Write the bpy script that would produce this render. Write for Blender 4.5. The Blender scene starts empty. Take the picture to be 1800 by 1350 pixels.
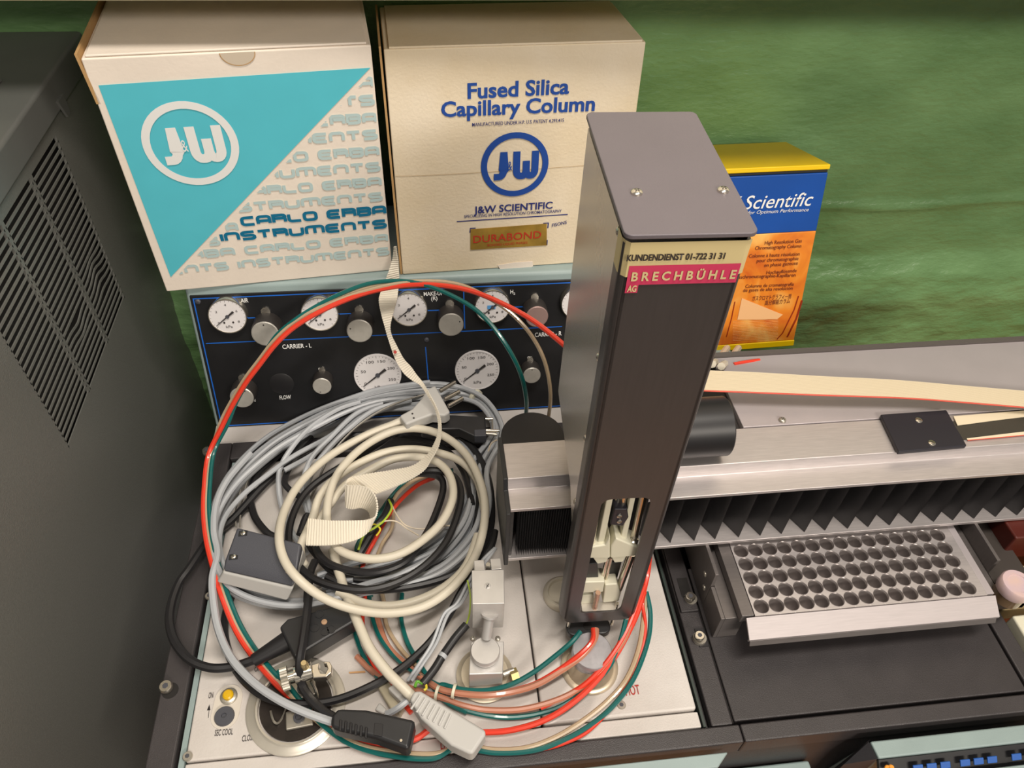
import bpy, bmesh, math, random
from mathutils import Vector, Matrix
random.seed(7)
S = bpy.context.scene
COL = S.collection
PI = math.pi
H = 0.6                       # camera height above the oven top (z = 0), metres
FPX = 1342.0                  # focal length for an 1800 px wide frame
# rows: world X, Y, Z written in camera coordinates (right, down, forward)
B = ((0.99316409, -0.05601519, 0.10240792), (-0.11143943, -0.71606889, 0.68907662), (0.03473237, -0.69577844, -0.71741621))

# ------------------------------------------------------------------ camera, world, lights, exposure
cd = bpy.data.cameras.new('camera'); cam = bpy.data.objects.new('camera', cd); COL.objects.link(cam)
cd.sensor_width = 36; cd.lens = FPX / 1800 * 36; cd.clip_start = 0.01
cam.matrix_world = Matrix(((B[0][0], -B[0][1], -B[0][2], 0), (B[1][0], -B[1][1], -B[1][2], 0), (B[2][0], -B[2][1], -B[2][2], H), (0, 0, 0, 1)))
S.camera = cam
S.view_settings.view_transform = 'Standard'; S.view_settings.look = 'None'
S.view_settings.gamma = 1; S.view_settings.exposure = 0.0
S.view_settings.use_curve_mapping = False
W = bpy.data.worlds.new('room_light'); S.world = W; W.use_nodes = True
W.node_tree.nodes['Background'].inputs[0].default_value = (1.0, 0.93, 0.85, 1)
W.node_tree.nodes['Background'].inputs[1].default_value = 0.21
def area(name, loc, target, sx, sy, power, col):
    l = bpy.data.lights.new(name, 'AREA'); l.shape = 'RECTANGLE'; l.size = sx; l.size_y = sy; l.energy = power; l.color = col
    o = bpy.data.objects.new(name, l); COL.objects.link(o); o.location = loc
    o.rotation_euler = (Vector(target) - Vector(loc)).to_track_quat('-Z', 'Y').to_euler()
    return o
area('ceiling_lamp', (0.25, -0.01, 1.75), (0.1, 0.35, 0), 0.9, 0.14, 22, (1.0, 0.92, 0.82))
area('room_lamp', (1.1, -2.1, 1.75), (0.1, 0.5, 0.1), 1.3, 0.35, 54, (1.0, 0.91, 0.80))

# ------------------------------------------------------------------ picture point -> point in the room
def ray(px, py):
    c = (px - 900, py - 675, FPX)
    return Vector([sum(r[i] * c[i] for i in range(3)) for r in B])
O = Vector((0, 0, H))
def Z(px, py, z): r = ray(px, py); return O + r * ((z - H) / r.z)
def Yp(px, py, y): r = ray(px, py); return O + r * (y / r.y)
def Xp(px, py, x): r = ray(px, py); return O + r * (x / r.x)
def PL(px, py, p0, n): r = ray(px, py); return O + r * ((Vector(p0) - O).dot(n) / r.dot(n))

# ------------------------------------------------------------------ materials
MATS = {}
def mat(name, col, rough=0.5, metal=0.0, var=0.0, vscale=30, bump=0.0, bscale=200, stretch=None, alpha=1.0, coat=0, col2=None, spots=None, emit=None, trans=0):
    m = bpy.data.materials.new(name); m.use_nodes = True; nt = m.node_tree; N = nt.nodes; L = nt.links
    p = N['Principled BSDF']; p.inputs['Base Color'].default_value = (*col, 1); p.inputs['Roughness'].default_value = rough
    p.inputs['Metallic'].default_value = metal
    if coat: p.inputs['Coat Weight'].default_value = coat
    if trans: p.inputs['Transmission Weight'].default_value = trans
    if emit: p.inputs['Emission Color'].default_value = (*col, 1); p.inputs['Emission Strength'].default_value = emit
    tc = N.new('ShaderNodeTexCoord'); mp = N.new('ShaderNodeMapping'); L.new(tc.outputs['Object'], mp.inputs[0])
    if stretch: mp.inputs['Scale'].default_value = stretch
    if var or col2:
        n = N.new('ShaderNodeTexNoise'); n.inputs['Scale'].default_value = vscale; n.inputs['Detail'].default_value = 6; L.new(mp.outputs[0], n.inputs['Vector'])
        r = N.new('ShaderNodeValToRGB'); L.new(n.outputs['Fac'], r.inputs[0])
        r.color_ramp.elements[0].position = 0.3; r.color_ramp.elements[1].position = 0.7
        c2 = col2 or tuple(min(1, c * (1 + var)) for c in col); c1 = tuple(c * (1 - var) for c in col) if not col2 else col
        r.color_ramp.elements[0].color = (*c1, 1); r.color_ramp.elements[1].color = (*c2, 1)
        out = r.outputs[0]
        if spots:
            n2 = N.new('ShaderNodeTexNoise'); n2.inputs['Scale'].default_value = spots[1]; n2.inputs['Detail'].default_value = 4; L.new(mp.outputs[0], n2.inputs['Vector'])
            r2 = N.new('ShaderNodeValToRGB'); L.new(n2.outputs['Fac'], r2.inputs[0]); r2.color_ramp.elements[0].position = spots[2]; r2.color_ramp.elements[1].position = spots[2] + 0.06
            mx = N.new('ShaderNodeMix'); mx.data_type = 'RGBA'; L.new(r2.outputs[0], mx.inputs[0]); L.new(out, mx.inputs[6]); mx.inputs[7].default_value = (*spots[0], 1)
            out = mx.outputs[2]
        L.new(out, p.inputs['Base Color'])
    if bump:
        n = N.new('ShaderNodeTexNoise'); n.inputs['Scale'].default_value = bscale; n.inputs['Detail'].default_value = 5; L.new(mp.outputs[0], n.inputs['Vector'])
        b = N.new('ShaderNodeBump'); b.inputs['Strength'].default_value = bump; b.inputs['Distance'].default_value = 0.001; L.new(n.outputs['Fac'], b.inputs['Height']); L.new(b.outputs[0], p.inputs['Normal'])
    m.diffuse_color = (*col, 1)
    MATS[name] = m; return m
def srgb(r, g, b):
    f = lambda c: (c / 255 / 12.92) if c / 255 < 0.04045 else ((c / 255 + 0.055) / 1.055) ** 2.4
    return (f(r), f(g), f(b))
white_card = mat('white_card', srgb(238, 226, 212), 0.65, var=0.04, vscale=25, bump=0.15, bscale=300)
cream_card = mat('cream_card', srgb(226, 208, 176), 0.7, vscale=14, col2=srgb(236, 222, 198), bump=0.3, bscale=400, spots=(srgb(205, 172, 120), 9, 0.66))
brown_card = mat('brown_card', srgb(186, 148, 98), 0.8, var=0.08, bump=0.2)
turq = mat('turquoise_print', srgb(88, 196, 212), 0.5, var=0.03)
pale_turq = mat('pale_print', srgb(186, 208, 208), 0.6)
deep_turq = mat('deep_print', srgb(0, 112, 150), 0.5)
blue_print = mat('blue_print', srgb(28, 74, 158), 0.55)
navy_print = mat('navy_print', srgb(40, 50, 120), 0.6)
gold = mat('gold_label', srgb(172, 138, 60), 0.45, 0.3, var=0.25, vscale=60)
red_print = mat('red_print', srgb(190, 52, 36), 0.5)
yellow = mat('yellow_card', srgb(238, 198, 6), 0.4, var=0.03)
blue_card = mat('blue_card', srgb(12, 74, 158), 0.35, var=0.12, vscale=12)
black_card = mat('black_card', (0.01, 0.01, 0.012), 0.6)
white_print = mat('white_print', (0.85, 0.85, 0.83), 0.5)
dark_print = mat('brown_print', srgb(110, 40, 20), 0.6)
teal = mat('teal_paint', srgb(146, 163, 162), 0.45, var=0.05, bump=0.1, bscale=900)
blackp = mat('black_paint', srgb(56, 52, 53), 0.42, var=0.12, vscale=40, bump=0.25, bscale=1500)
blackf = mat('black_frame_paint', srgb(62, 58, 59), 0.4, var=0.1, vscale=30, bump=0.25, bscale=1500, spots=(srgb(84, 78, 74), 40, 0.72))
panelm = mat('panel_black', srgb(26, 26, 28), 0.38, var=0.3, vscale=25)
bline = mat('blue_line', srgb(20, 100, 200), 0.5)
platem = mat('cream_enamel', srgb(200, 193, 187), 0.42, vscale=18, col2=srgb(216, 210, 205), bump=0.2, bscale=700, spots=(srgb(168, 150, 130), 55, 0.74))
alu = mat('brushed_aluminium', srgb(210, 203, 202), 0.44, 0.72, var=0.07, vscale=60, stretch=(1, 14, 14), bump=0.08, bscale=300)
aluy = mat('brushed_aluminium_warm', srgb(214, 206, 192), 0.36, 0.7, var=0.06, vscale=60, stretch=(1, 14, 14))
satin = mat('satin_cover', srgb(188, 180, 182), 0.45, 0.35, var=0.03, bump=0.1, bscale=1500)
steel = mat('stainless', srgb(212, 206, 198), 0.26, 0.6, var=0.04, vscale=80, stretch=(14, 14, 1))
turretg = mat('grey_anodised', srgb(84, 80, 80), 0.34, 0.5, var=0.04, vscale=40, stretch=(14, 14, 1))
turrettop = mat('grey_cap_paint', srgb(112, 105, 110), 0.5, 0.1, var=0.03, bump=0.15, bscale=2000)
chrome = mat('polished_metal', srgb(225, 218, 205), 0.18, 0.95)
dullmetal = mat('dull_metal', srgb(186, 180, 168), 0.35, 0.7, var=0.1, vscale=90)
knobside = mat('knob_rubber', srgb(52, 48, 46), 0.5)
rubber = mat('black_rubber', srgb(32, 31, 33), 0.42)
bellowm = mat('bellows_black', srgb(34, 33, 35), 0.34)
plastic_black = mat('black_plastic', srgb(38, 38, 40), 0.4, var=0.15, vscale=60)
whitecable = mat('ivory_cable', srgb(214, 206, 188), 0.42)
greycable = mat('grey_cable', srgb(178, 181, 185), 0.4)
greyplastic = mat('light_grey_plastic', srgb(196, 194, 190), 0.45)
darkgrey = mat('slate_grey_plastic', srgb(76, 77, 84), 0.42, bump=0.2, bscale=1800)
redt = mat('red_tube', srgb(226, 62, 40), 0.3, coat=0.3)
greent = mat('green_tube', srgb(8, 96, 92), 0.3, coat=0.3)
cleart = mat('clear_tube', srgb(206, 182, 150), 0.25, coat=0.4, trans=0.25)
peacht = mat('pink_tube', srgb(206, 140, 112), 0.25, coat=0.4, trans=0.2)
cream_plastic = mat('cream_nylon', srgb(226, 222, 200), 0.4)
ribbonm = mat('ribbon_cable', srgb(226, 212, 184), 0.5)
redline = mat('ribbon_red', srgb(214, 82, 62), 0.5)
label_cream = mat('cream_label', srgb(216, 198, 146), 0.5, var=0.04)
pink = mat('pink_print', srgb(206, 60, 98), 0.5)
cabm = mat('dark_cabinet_paint', srgb(132, 132, 127), 0.34, 0.4, var=0.06, vscale=500, bump=0.3, bscale=900)
cabtop = mat('cabinet_lid_paint', srgb(112, 113, 110), 0.32, 0.3, var=0.05, vscale=20)
darkin = mat('dark_inside', (0.012, 0.01, 0.009), 0.8)
gaugew = mat('gauge_white', srgb(226, 222, 222), 0.35)
inkm = mat('ink', srgb(50, 45, 45), 0.6)
redink = mat('red_ink', srgb(176, 50, 40), 0.6)
shelfm = mat('cream_shelf_paint', srgb(206, 196, 160), 0.5, var=0.04)
benchm = mat('orange_wood', srgb(176, 112, 40), 0.4, var=0.2, vscale=8, stretch=(1, 8, 1))
maroon = mat('maroon_paint', srgb(84, 28, 18), 0.5, var=0.1)

def wallmat():
    m = bpy.data.materials.new('green_plaster'); m.use_nodes = True; N = m.node_tree.nodes; L = m.node_tree.links; p = N['Principled BSDF']
    p.inputs['Roughness'].default_value = 0.32
    tc = N.new('ShaderNodeTexCoord'); mp = N.new('ShaderNodeMapping'); mp.inputs['Scale'].default_value = (1, 1, 2.2); L.new(tc.outputs['Object'], mp.inputs[0])
    n = N.new('ShaderNodeTexNoise'); n.inputs['Scale'].default_value = 9; n.inputs['Detail'].default_value = 8; L.new(mp.outputs[0], n.inputs['Vector'])
    r = N.new('ShaderNodeValToRGB'); r.color_ramp.elements[0].position = 0.3; r.color_ramp.elements[1].position = 0.7
    r.color_ramp.elements[0].color = (*srgb(102, 140, 88), 1); r.color_ramp.elements[1].color = (*srgb(126, 167, 112), 1)
    L.new(n.outputs['Fac'], r.inputs[0]); L.new(r.outputs[0], p.inputs['Base Color'])
    n2 = N.new('ShaderNodeTexNoise'); n2.inputs['Scale'].default_value = 75; n2.inputs['Detail'].default_value = 8; L.new(mp.outputs[0], n2.inputs['Vector'])
    b = N.new('ShaderNodeBump'); b.inputs['Strength'].default_value = 0.8; b.inputs['Distance'].default_value = 0.002; L.new(n2.outputs['Fac'], b.inputs['Height']); L.new(b.outputs[0], p.inputs['Normal'])
    return m
def picmat(x0, x1, z0, z1):   # printed picture of amber glassware: flat print, colours by place on the card
    m = bpy.data.materials.new('amber_glass_print'); m.use_nodes = True; N = m.node_tree.nodes; L = m.node_tree.links; p = N['Principled BSDF']; p.inputs['Roughness'].default_value = 0.35
    tc = N.new('ShaderNodeTexCoord'); mp = N.new('ShaderNodeMapping'); mp.inputs['Scale'].default_value = (14, 14, 8); mp.inputs['Rotation'].default_value = (0, 0.6, 0); L.new(tc.outputs['Object'], mp.inputs[0])
    n = N.new('ShaderNodeTexNoise'); n.inputs['Scale'].default_value = 1.6; n.inputs['Detail'].default_value = 3; n.inputs['Distortion'].default_value = 1.2; L.new(mp.outputs[0], n.inputs['Vector'])
    r = N.new('ShaderNodeValToRGB'); L.new(n.outputs['Fac'], r.inputs[0]); e = r.color_ramp.elements
    e[0].position = 0.3; e[0].color = (*srgb(206, 92, 30), 1); e[1].position = 0.72; e[1].color = (*srgb(250, 200, 110), 1)
    q = e.new(0.5); q.color = (*srgb(236, 140, 44), 1)
    L.new(r.outputs[0], p.inputs['Base Color']); return m

# ------------------------------------------------------------------ mesh building
class MB:
    def __init__(s): s.bm = bmesh.new()
    def quad(s, *pts):
        s.bm.faces.new([s.bm.verts.new(p) for p in pts]); return s
    def hexa(s, b, t):        # four bottom points, four top points, both in order
        vb = [s.bm.verts.new(p) for p in b]; vt = [s.bm.verts.new(p) for p in t]; n = len(vb)
        s.bm.faces.new(vb[::-1]); s.bm.faces.new(vt)
        for i in range(n): s.bm.faces.new((vb[i], vb[(i + 1) % n], vt[(i + 1) % n], vt[i]))
        return s
    def box(s, x0, x1, y0, y1, z0, z1):
        return s.hexa([(x0, y0, z0), (x1, y0, z0), (x1, y1, z0), (x0, y1, z0)], [(x0, y0, z1), (x1, y0, z1), (x1, y1, z1), (x0, y1, z1)])
    def ext(s, poly, d):      # polygon extruded along vector d
        d = Vector(d); return s.hexa([Vector(p) for p in poly], [Vector(p) + d for p in poly])
    def lathe(s, prof, c=(0, 0, 0), ax=(0, 0, 1), n=24, cap=True):   # prof: (radius, height)
        ax = Vector(ax).normalized(); u = ax.orthogonal().normalized(); v = ax.cross(u); c = Vector(c); rings = []
        for r, h in prof:
            rings.append([s.bm.verts.new(c + ax * h + (u * math.cos(2 * PI * i / n) + v * math.sin(2 * PI * i / n)) * r) for i in range(n)])
        for a, b in zip(rings, rings[1:]):
            for i in range(n): s.bm.faces.new((a[i], a[(i + 1) % n], b[(i + 1) % n], b[i]))
        if cap:
            if prof[0][0] > 1e-6: s.bm.faces.new(rings[0][::-1])
            if prof[-1][0] > 1e-6: s.bm.faces.new(rings[-1])
        return s
    def cyl(s, a, b, r, n=16, r2=None):
        a = Vector(a); b = Vector(b); return s.lathe([(r, 0), (r if r2 is None else r2, (b - a).length)], a, b - a, n)
    def ball(s, c, r, n=12):
        return s.lathe([(r * math.sin(PI * i / 8) + 1e-7, -r * math.cos(PI * i / 8)) for i in range(9)], c, (0, 0, 1), n, False)
    def tube(s, pts, r, n=8, taper=None):
        pts = [Vector(p) for p in pts]; rings = []; u = None
        for i, p in enumerate(pts):
            t = (pts[min(i + 1, len(pts) - 1)] - pts[max(i - 1, 0)]).normalized()
            if u is None: u = t.orthogonal().normalized()
            u = (u - t * u.dot(t)).normalized(); v = t.cross(u)
            rr = r if taper is None else r + (taper - r) * i / (len(pts) - 1)
            rings.append([s.bm.verts.new(p + (u * math.cos(2 * PI * k / n) + v * math.sin(2 * PI * k / n)) * rr) for k in range(n)])
        for a, b in zip(rings, rings[1:]):
            for k in range(n): s.bm.faces.new((a[k], a[(k + 1) % n], b[(k + 1) % n], b[k]))
        s.bm.faces.new(rings[0][::-1]); s.bm.faces.new(rings[-1]); return s
    def ribbon(s, pts, w, nrm, up=0.0001):   # flat stroke of width w on a plane with normal nrm
        nrm = Vector(nrm).normalized(); pts = [Vector(p) for p in pts]; prev = None
        for i, p in enumerate(pts):
            a = (p - pts[i - 1]).normalized() if i > 0 else (pts[1] - p).normalized()
            b = (pts[i + 1] - p).normalized() if i < len(pts) - 1 else a
            t = (a + b).normalized(); q = nrm.cross(t).normalized() * (w / 2) / max(0.5, math.sqrt(max(0.01, (1 + a.dot(b)) / 2)))
            cur = (s.bm.verts.new(p + q), s.bm.verts.new(p - q))
            if prev: s.bm.faces.new((prev[0], prev[1], cur[1], cur[0]))
            prev = cur
        return s
    def clip(s, p, n):        # keep the side n points away from
        bmesh.ops.bisect_plane(s.bm, geom=s.bm.verts[:] + s.bm.edges[:] + s.bm.faces[:], plane_co=p, plane_no=n, clear_outer=True); return s
    def mesh(s, name, m, smooth=False):
        me = bpy.data.meshes.new(name); bmesh.ops.recalc_face_normals(s.bm, faces=s.bm.faces[:])
        s.bm.to_mesh(me); s.bm.free(); me.materials.append(m)
        if smooth:
            for f in me.polygons: f.use_smooth = True
        return me
    def out(s, name, m, parent=None, bevel=0, smooth=False, seg=2):
        me = s.mesh(name, m, smooth or bevel > 0)
        o = bpy.data.objects.new(name, me); COL.objects.link(o)
        if bevel:
            b = o.modifiers.new('bevel', 'BEVEL'); b.width = bevel; b.segments = seg; b.limit_method = 'ANGLE'; b.angle_limit = math.radians(40); b.harden_normals = True
        elif smooth:
            try: me.set_sharp_from_angle(angle=math.radians(40))
            except Exception: pass
        if parent:
            o.parent = parent; o.matrix_parent_inverse = parent.matrix_world.inverted() if False else Matrix.Translation(-parent.location)
        return o
def thing(name, label, cat, loc=(0, 0, 0), group=None):
    o = bpy.data.objects.new(name, None); COL.objects.link(o); o.location = loc; o.empty_display_size = 0.02
    o['label'] = label; o['category'] = cat
    if group: o['group'] = group
    return o
def tag(o, label, cat, group=None):
    o['label'] = label; o['category'] = cat
    if group: o['group'] = group
    return o
def structure(o): o['kind'] = 'structure'; return o
def cr(pts, k=6, closed=False):   # Catmull-Rom through the points
    P = [Vector(p) for p in pts]; n = len(P); out = []
    for i in range(n if closed else n - 1):
        if closed: a, b, c, d = P[i - 1], P[i], P[(i + 1) % n], P[(i + 2) % n]
        else: a, b, c, d = P[max(i - 1, 0)], P[i], P[i + 1], P[min(i + 2, n - 1)]
        for j in range(k):
            t = j / k
            out.append(0.5 * ((2 * b) + (c - a) * t + (2 * a - 5 * b + 4 * c - d) * t * t + (3 * b - a - 3 * c + d) * t ** 3))
    out.append(P[0].copy() if closed else P[-1].copy()); return out

# ------------------------------------------------------------------ lettering
_fc = {}
def fontmesh(s, shear=0.0, bold=0.0):
    cu = bpy.data.curves.new('lettering', 'FONT'); cu.body = s; cu.size = 1; cu.shear = shear; cu.offset = bold; cu.resolution_u = 3
    o = bpy.data.objects.new('lettering', cu); COL.objects.link(o)
    dg = bpy.context.evaluated_depsgraph_get(); me = bpy.data.meshes.new_from_object(o.evaluated_get(dg)); bpy.data.objects.remove(o)
    return me
def text(s, a, b, capdir, m, parent, name='lettering', shear=0.0, bold=0.0, lift=0.0003, clips=None):
    """letters from point a to point b (baseline), capital height = vector capdir"""
    a = Vector(a); b = Vector(b); cv = Vector(capdir)
    me = fontmesh(s, shear, bold)
    if not me.vertices: return None
    xs = [v.co.x for v in me.vertices]; x0, x1 = min(xs), max(xs); cap = 0.729
    u = (b - a) / (x1 - x0); n = u.cross(cv).normalized() * lift
    for v in me.vertices: v.co = a + u * (v.co.x - x0) + cv * (v.co.y / cap) + n
    me.materials.clear(); me.materials.append(m)
    if clips:
        bm = bmesh.new(); bm.from_mesh(me)
        for p, nn in clips: bmesh.ops.bisect_plane(bm, geom=bm.verts[:] + bm.edges[:] + bm.faces[:], plane_co=p, plane_no=nn, clear_outer=True)
        bm.to_mesh(me); bm.free()
    o = bpy.data.objects.new(name, me); COL.objects.link(o)
    if parent: o.parent = parent; o.matrix_parent_inverse = Matrix.Translation(-parent.location)
    return o
def arc(cx, cy, rx, ry, a0, a1, n=5): return [(cx + rx * math.cos(math.radians(a0 + (a1 - a0) * i / n)), cy + ry * math.sin(math.radians(a0 + (a1 - a0) * i / n))) for i in range(n + 1)]
q = 0.28
GL = {
 'C': [[(1, 1)] + arc(q, 1 - q, q, q, 90, 180) + arc(q, q, q, q, 180, 270) + [(1, 0)]],
 'A': [[(0, 0)] + arc(q, 1 - q, q, q, 180, 90) + arc(1 - q, 1 - q, q, q, 90, 0) + [(1, 0)], [(0, .38), (1, .38)]],
 'R': [[(0, 0), (0, 1)] + arc(1 - .22, .78, .22, .22, 90, -90) + [(.1, .56)], [(.55, .56)] + arc(.8, .36, .2, .2, 90, 0) + [(1, 0)]],
 'L': [[(0, 1)] + arc(q, q, q, q, 180, 270) + [(1, 0)]],
 'O': [arc(q, 1 - q, q, q, 90, 180) + arc(q, q, q, q, 180, 270) + arc(1 - q, q, q, q, 270, 360) + arc(1 - q, 1 - q, q, q, 0, 90) + [(q, 1)]],
 'E': [[(1, 1)] + arc(q, 1 - q, q, q, 90, 180) + arc(q, q, q, q, 180, 270) + [(1, 0)], [(0, .5), (.92, .5)]],
 'B': [[(0, 0), (0, 1), (.75, 1)] + arc(.77, .77, .23, .23, 90, -90) + [(.1, .54)], [(.7, .54)] + arc(.73, .27, .27, .27, 90, -90) + [(0, 0)]],
 'I': [[(0, 0), (0, 1)]],
 'n': [[(0, 0)] + arc(q, 1 - q, q, q, 180, 90) + arc(1 - q, 1 - q, q, q, 90, 0) + [(1, 0)]],
 'S': [[(1, 1)] + arc(.25, .76, .25, .24, 90, 270) + arc(.75, .26, .25, .26, 90, -90) + [(0, 0)]],
 'T': [[(0, 1), (1, 1)], [(.5, 1), (.5, 0)]],
 'U': [[(0, 1)] + arc(q, q, q, q, 180, 270) + arc(1 - q, q, q, q, 270, 360) + [(1, 1)]],
 'm': [[(0, 0)] + arc(q, 1 - q, q, q, 180, 90) + arc(1.4 - q, 1 - q, q, q, 90, 0) + [(1.4, 0)], [(.7, 1), (.7, 0)]],
}
def strokes(s):
    x = 0; out = []
    for ch in s:
        if ch == ' ': x += 0.85; continue
        for st in GL[ch]: out.append([(x + p[0] * 1.15, p[1]) for p in st])
        x += {'I': 0.0, 'm': 1.4 * 1.15}.get(ch, 1.15) + 0.38
    return out, x - 0.38
def stroketext(s, a, b, cv, m, parent, name='lettering', sw=0.24, clips=None, lift=0.0003, right=True):
    a = Vector(a); b = Vector(b); cv = Vector(cv); st, w = strokes(s); u = (b - a) / w; n = u.cross(cv).normalized(); mb = MB()
    for k_, poly in enumerate(st): mb.ribbon([a + u * x + cv * (sw / 2 + y * (1 - sw)) + n * (lift + .000012 * (k_ % 9)) for x, y in poly], sw * cv.length * 1.05, n)
    for p, nn in (clips or []): mb.clip(p, nn)
    o = mb.out(name, m, parent); return o
def ringmesh(c, u, v, r0, r1, n=48):   # flat ring, u and v unit vectors
    mb = MB(); a = []; b = []
    for i in range(n):
        d = u * math.cos(2 * PI * i / n) + v * math.sin(2 * PI * i / n)
        a.append(mb.bm.verts.new(c + d * r0)); b.append(mb.bm.verts.new(c + d * r1))
    for i in range(n): mb.bm.faces.new((a[i], a[(i + 1) % n], b[(i + 1) % n], b[i]))
    return mb
def jw_logo(c, u, v, R, m, parent, w):
    n = u.cross(v).normalized(); c = c + n * 0.0004
    ringmesh(c, u, v, R * (1 - w), R).out('logo_ring', m, parent)
    mb = MB(); P = lambda x, y: c + u * R * x + v * R * y
    mb.ribbon([P(-.33, .42), P(-.33, -.15)] + [P(*t) for t in arc(-.47, -.15, .14, .2, 0, -90)] + [P(-.62, -.35)], R * .21, n)
    mb.ribbon([P(.05, .42), P(.05, -.15)] + [P(*t) for t in arc(.17, -.17, .12, .18, 180, 270)] + [P(*t) for t in arc(.22, -.17, .12, .18, 270, 360)] + [P(.34, .12)], R * .21, n)
    c = c + n * .00003
    mb.ribbon([P(.34, -.1)] + [P(*t) for t in arc(.46, -.17, .12, .18, 180, 270)] + [P(*t) for t in arc(.48, -.17, .12, .18, 270, 360)] + [P(.6, .42)], R * .21, n)
    mb.out('logo_letters', m, parent)
    text('&', P(-.21, -.15), P(-.08, -.15), v * R * .3, m, parent, 'logo_ampersand')
    return

# ------------------------------------------------------------------ screws
def screw(c, ax, r, parent, name='screw', m=None, hexs=False, h=None):
    ax = Vector(ax).normalized(); c = Vector(c); h = h or r * 0.7
    o = MB().lathe([(r, 0), (r, h * .6), (r * .86, h), (1e-5, h)] if hexs else [(r, 0), (r * .96, h * .5), (r * .7, h * .85), (1e-5, h)], c, ax, 16).out(name, m or chrome, parent, smooth=True)
    if hexs: MB().lathe([(r * .46, 0), (r * .46, .0002)], c + ax * (h + .00005), ax, 6).out('hex_socket', darkgrey, o)
    if not hexs:
        u = ax.orthogonal().normalized(); v = ax.cross(u); mb = MB()
        for d, e in ((u, v), (v, u)):
            p = c + ax * h * 0.86
            mb.ext([p - d * r * .5 - e * r * .09, p + d * r * .5 - e * r * .09, p + d * r * .5 + e * r * .09, p - d * r * .5 + e * r * .09], ax * h * .12)
        mb.out('screw_slot', inkm, o)
    return o

# =================================================================== THE SETTING
YW = 0.72
# lumpy green plaster wall
bm = bmesh.new(); NX, NZ = 260, 170
from mathutils import noise
def wy(x, z):
    a = noise.fractal(Vector((x * 8, z * 17, 0.3)), 1.0, 2.0, 4) * 0.0016
    rough = max(0.0, min(1.0, (0.10 - z + 0.02 * math.sin(x * 6)) / 0.10))
    a += noise.fractal(Vector((x * 34, z * 85, 1.7)), 1.0, 2.0, 3) * (0.0005 + 0.0022 * rough)
    lip = math.exp(-((z - 0.118 - 0.008 * noise.noise(Vector((x * 8, 0, 0)))) / 0.004) ** 2) * 0.0055 + math.exp(-((z + 0.02) / 0.02) ** 2) * 0.004 * rough
    bulge = -0.012 * max(0.0, min(1.0, (0.045 - z) / 0.03))
    return YW - a - lip + bulge
vs = [[bm.verts.new((-0.9 + 2.1 * i / NX, wy(-0.9 + 2.1 * i / NX, -0.36 + 0.86 * j / NZ), -0.36 + 0.86 * j / NZ)) for i in range(NX + 1)] for j in range(NZ + 1)]
for j in range(NZ):
    for i in range(NX): bm.faces.new((vs[j][i], vs[j][i + 1], vs[j + 1][i + 1], vs[j + 1][i]))
me = bpy.data.meshes.new('wall_back'); bm.to_mesh(me); bm.free()
for f in me.polygons: f.use_smooth = True
me.materials.append(wallmat()); wall = bpy.data.objects.new('wall_back', me); COL.objects.link(wall); structure(wall)
wall['label'] = 'rough green painted plaster wall behind the instruments'
structure(MB().box(-0.9, 1.2, YW, YW + .01, 0.5, 2.4).out('wall_upper', mat('pale_reflecting_wall', srgb(214, 206, 190), 0.7, var=0.04)))  # unseen upper wall, made pale so the metal reflects neutral instead of green
structure(MB().box(-2.5, 2.5, -3, YW, -0.95, -0.9).out('floor', mat('floor_grey', srgb(120, 104, 88), 0.6, var=0.1)))
fl = MB().box(-0.2, 1.2, -0.25, YW - 0.02, -0.40, -0.36).out('workbench', benchm); tag(fl, 'orange-brown wooden bench top seen at the right-hand bottom corner', 'bench')

# shelf above
a = Z(500, 0, 0.40); b = Z(1900, 6, 0.40)
sl = MB().hexa([(a.x - .3, a.y, .40), (b.x + .6, b.y, .40), (b.x + .6, YW - .004, .40), (a.x - .3, YW - .004, .40)], [(a.x - .3, a.y, .418), (b.x + .6, b.y, .418), (b.x + .6, YW - .004, .418), (a.x - .3, YW - .004, .418)])
tag(sl.out('wall_shelf', shelfm, bevel=0.002), 'cream painted shelf edge along the very top of the wall', 'shelf')

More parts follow.
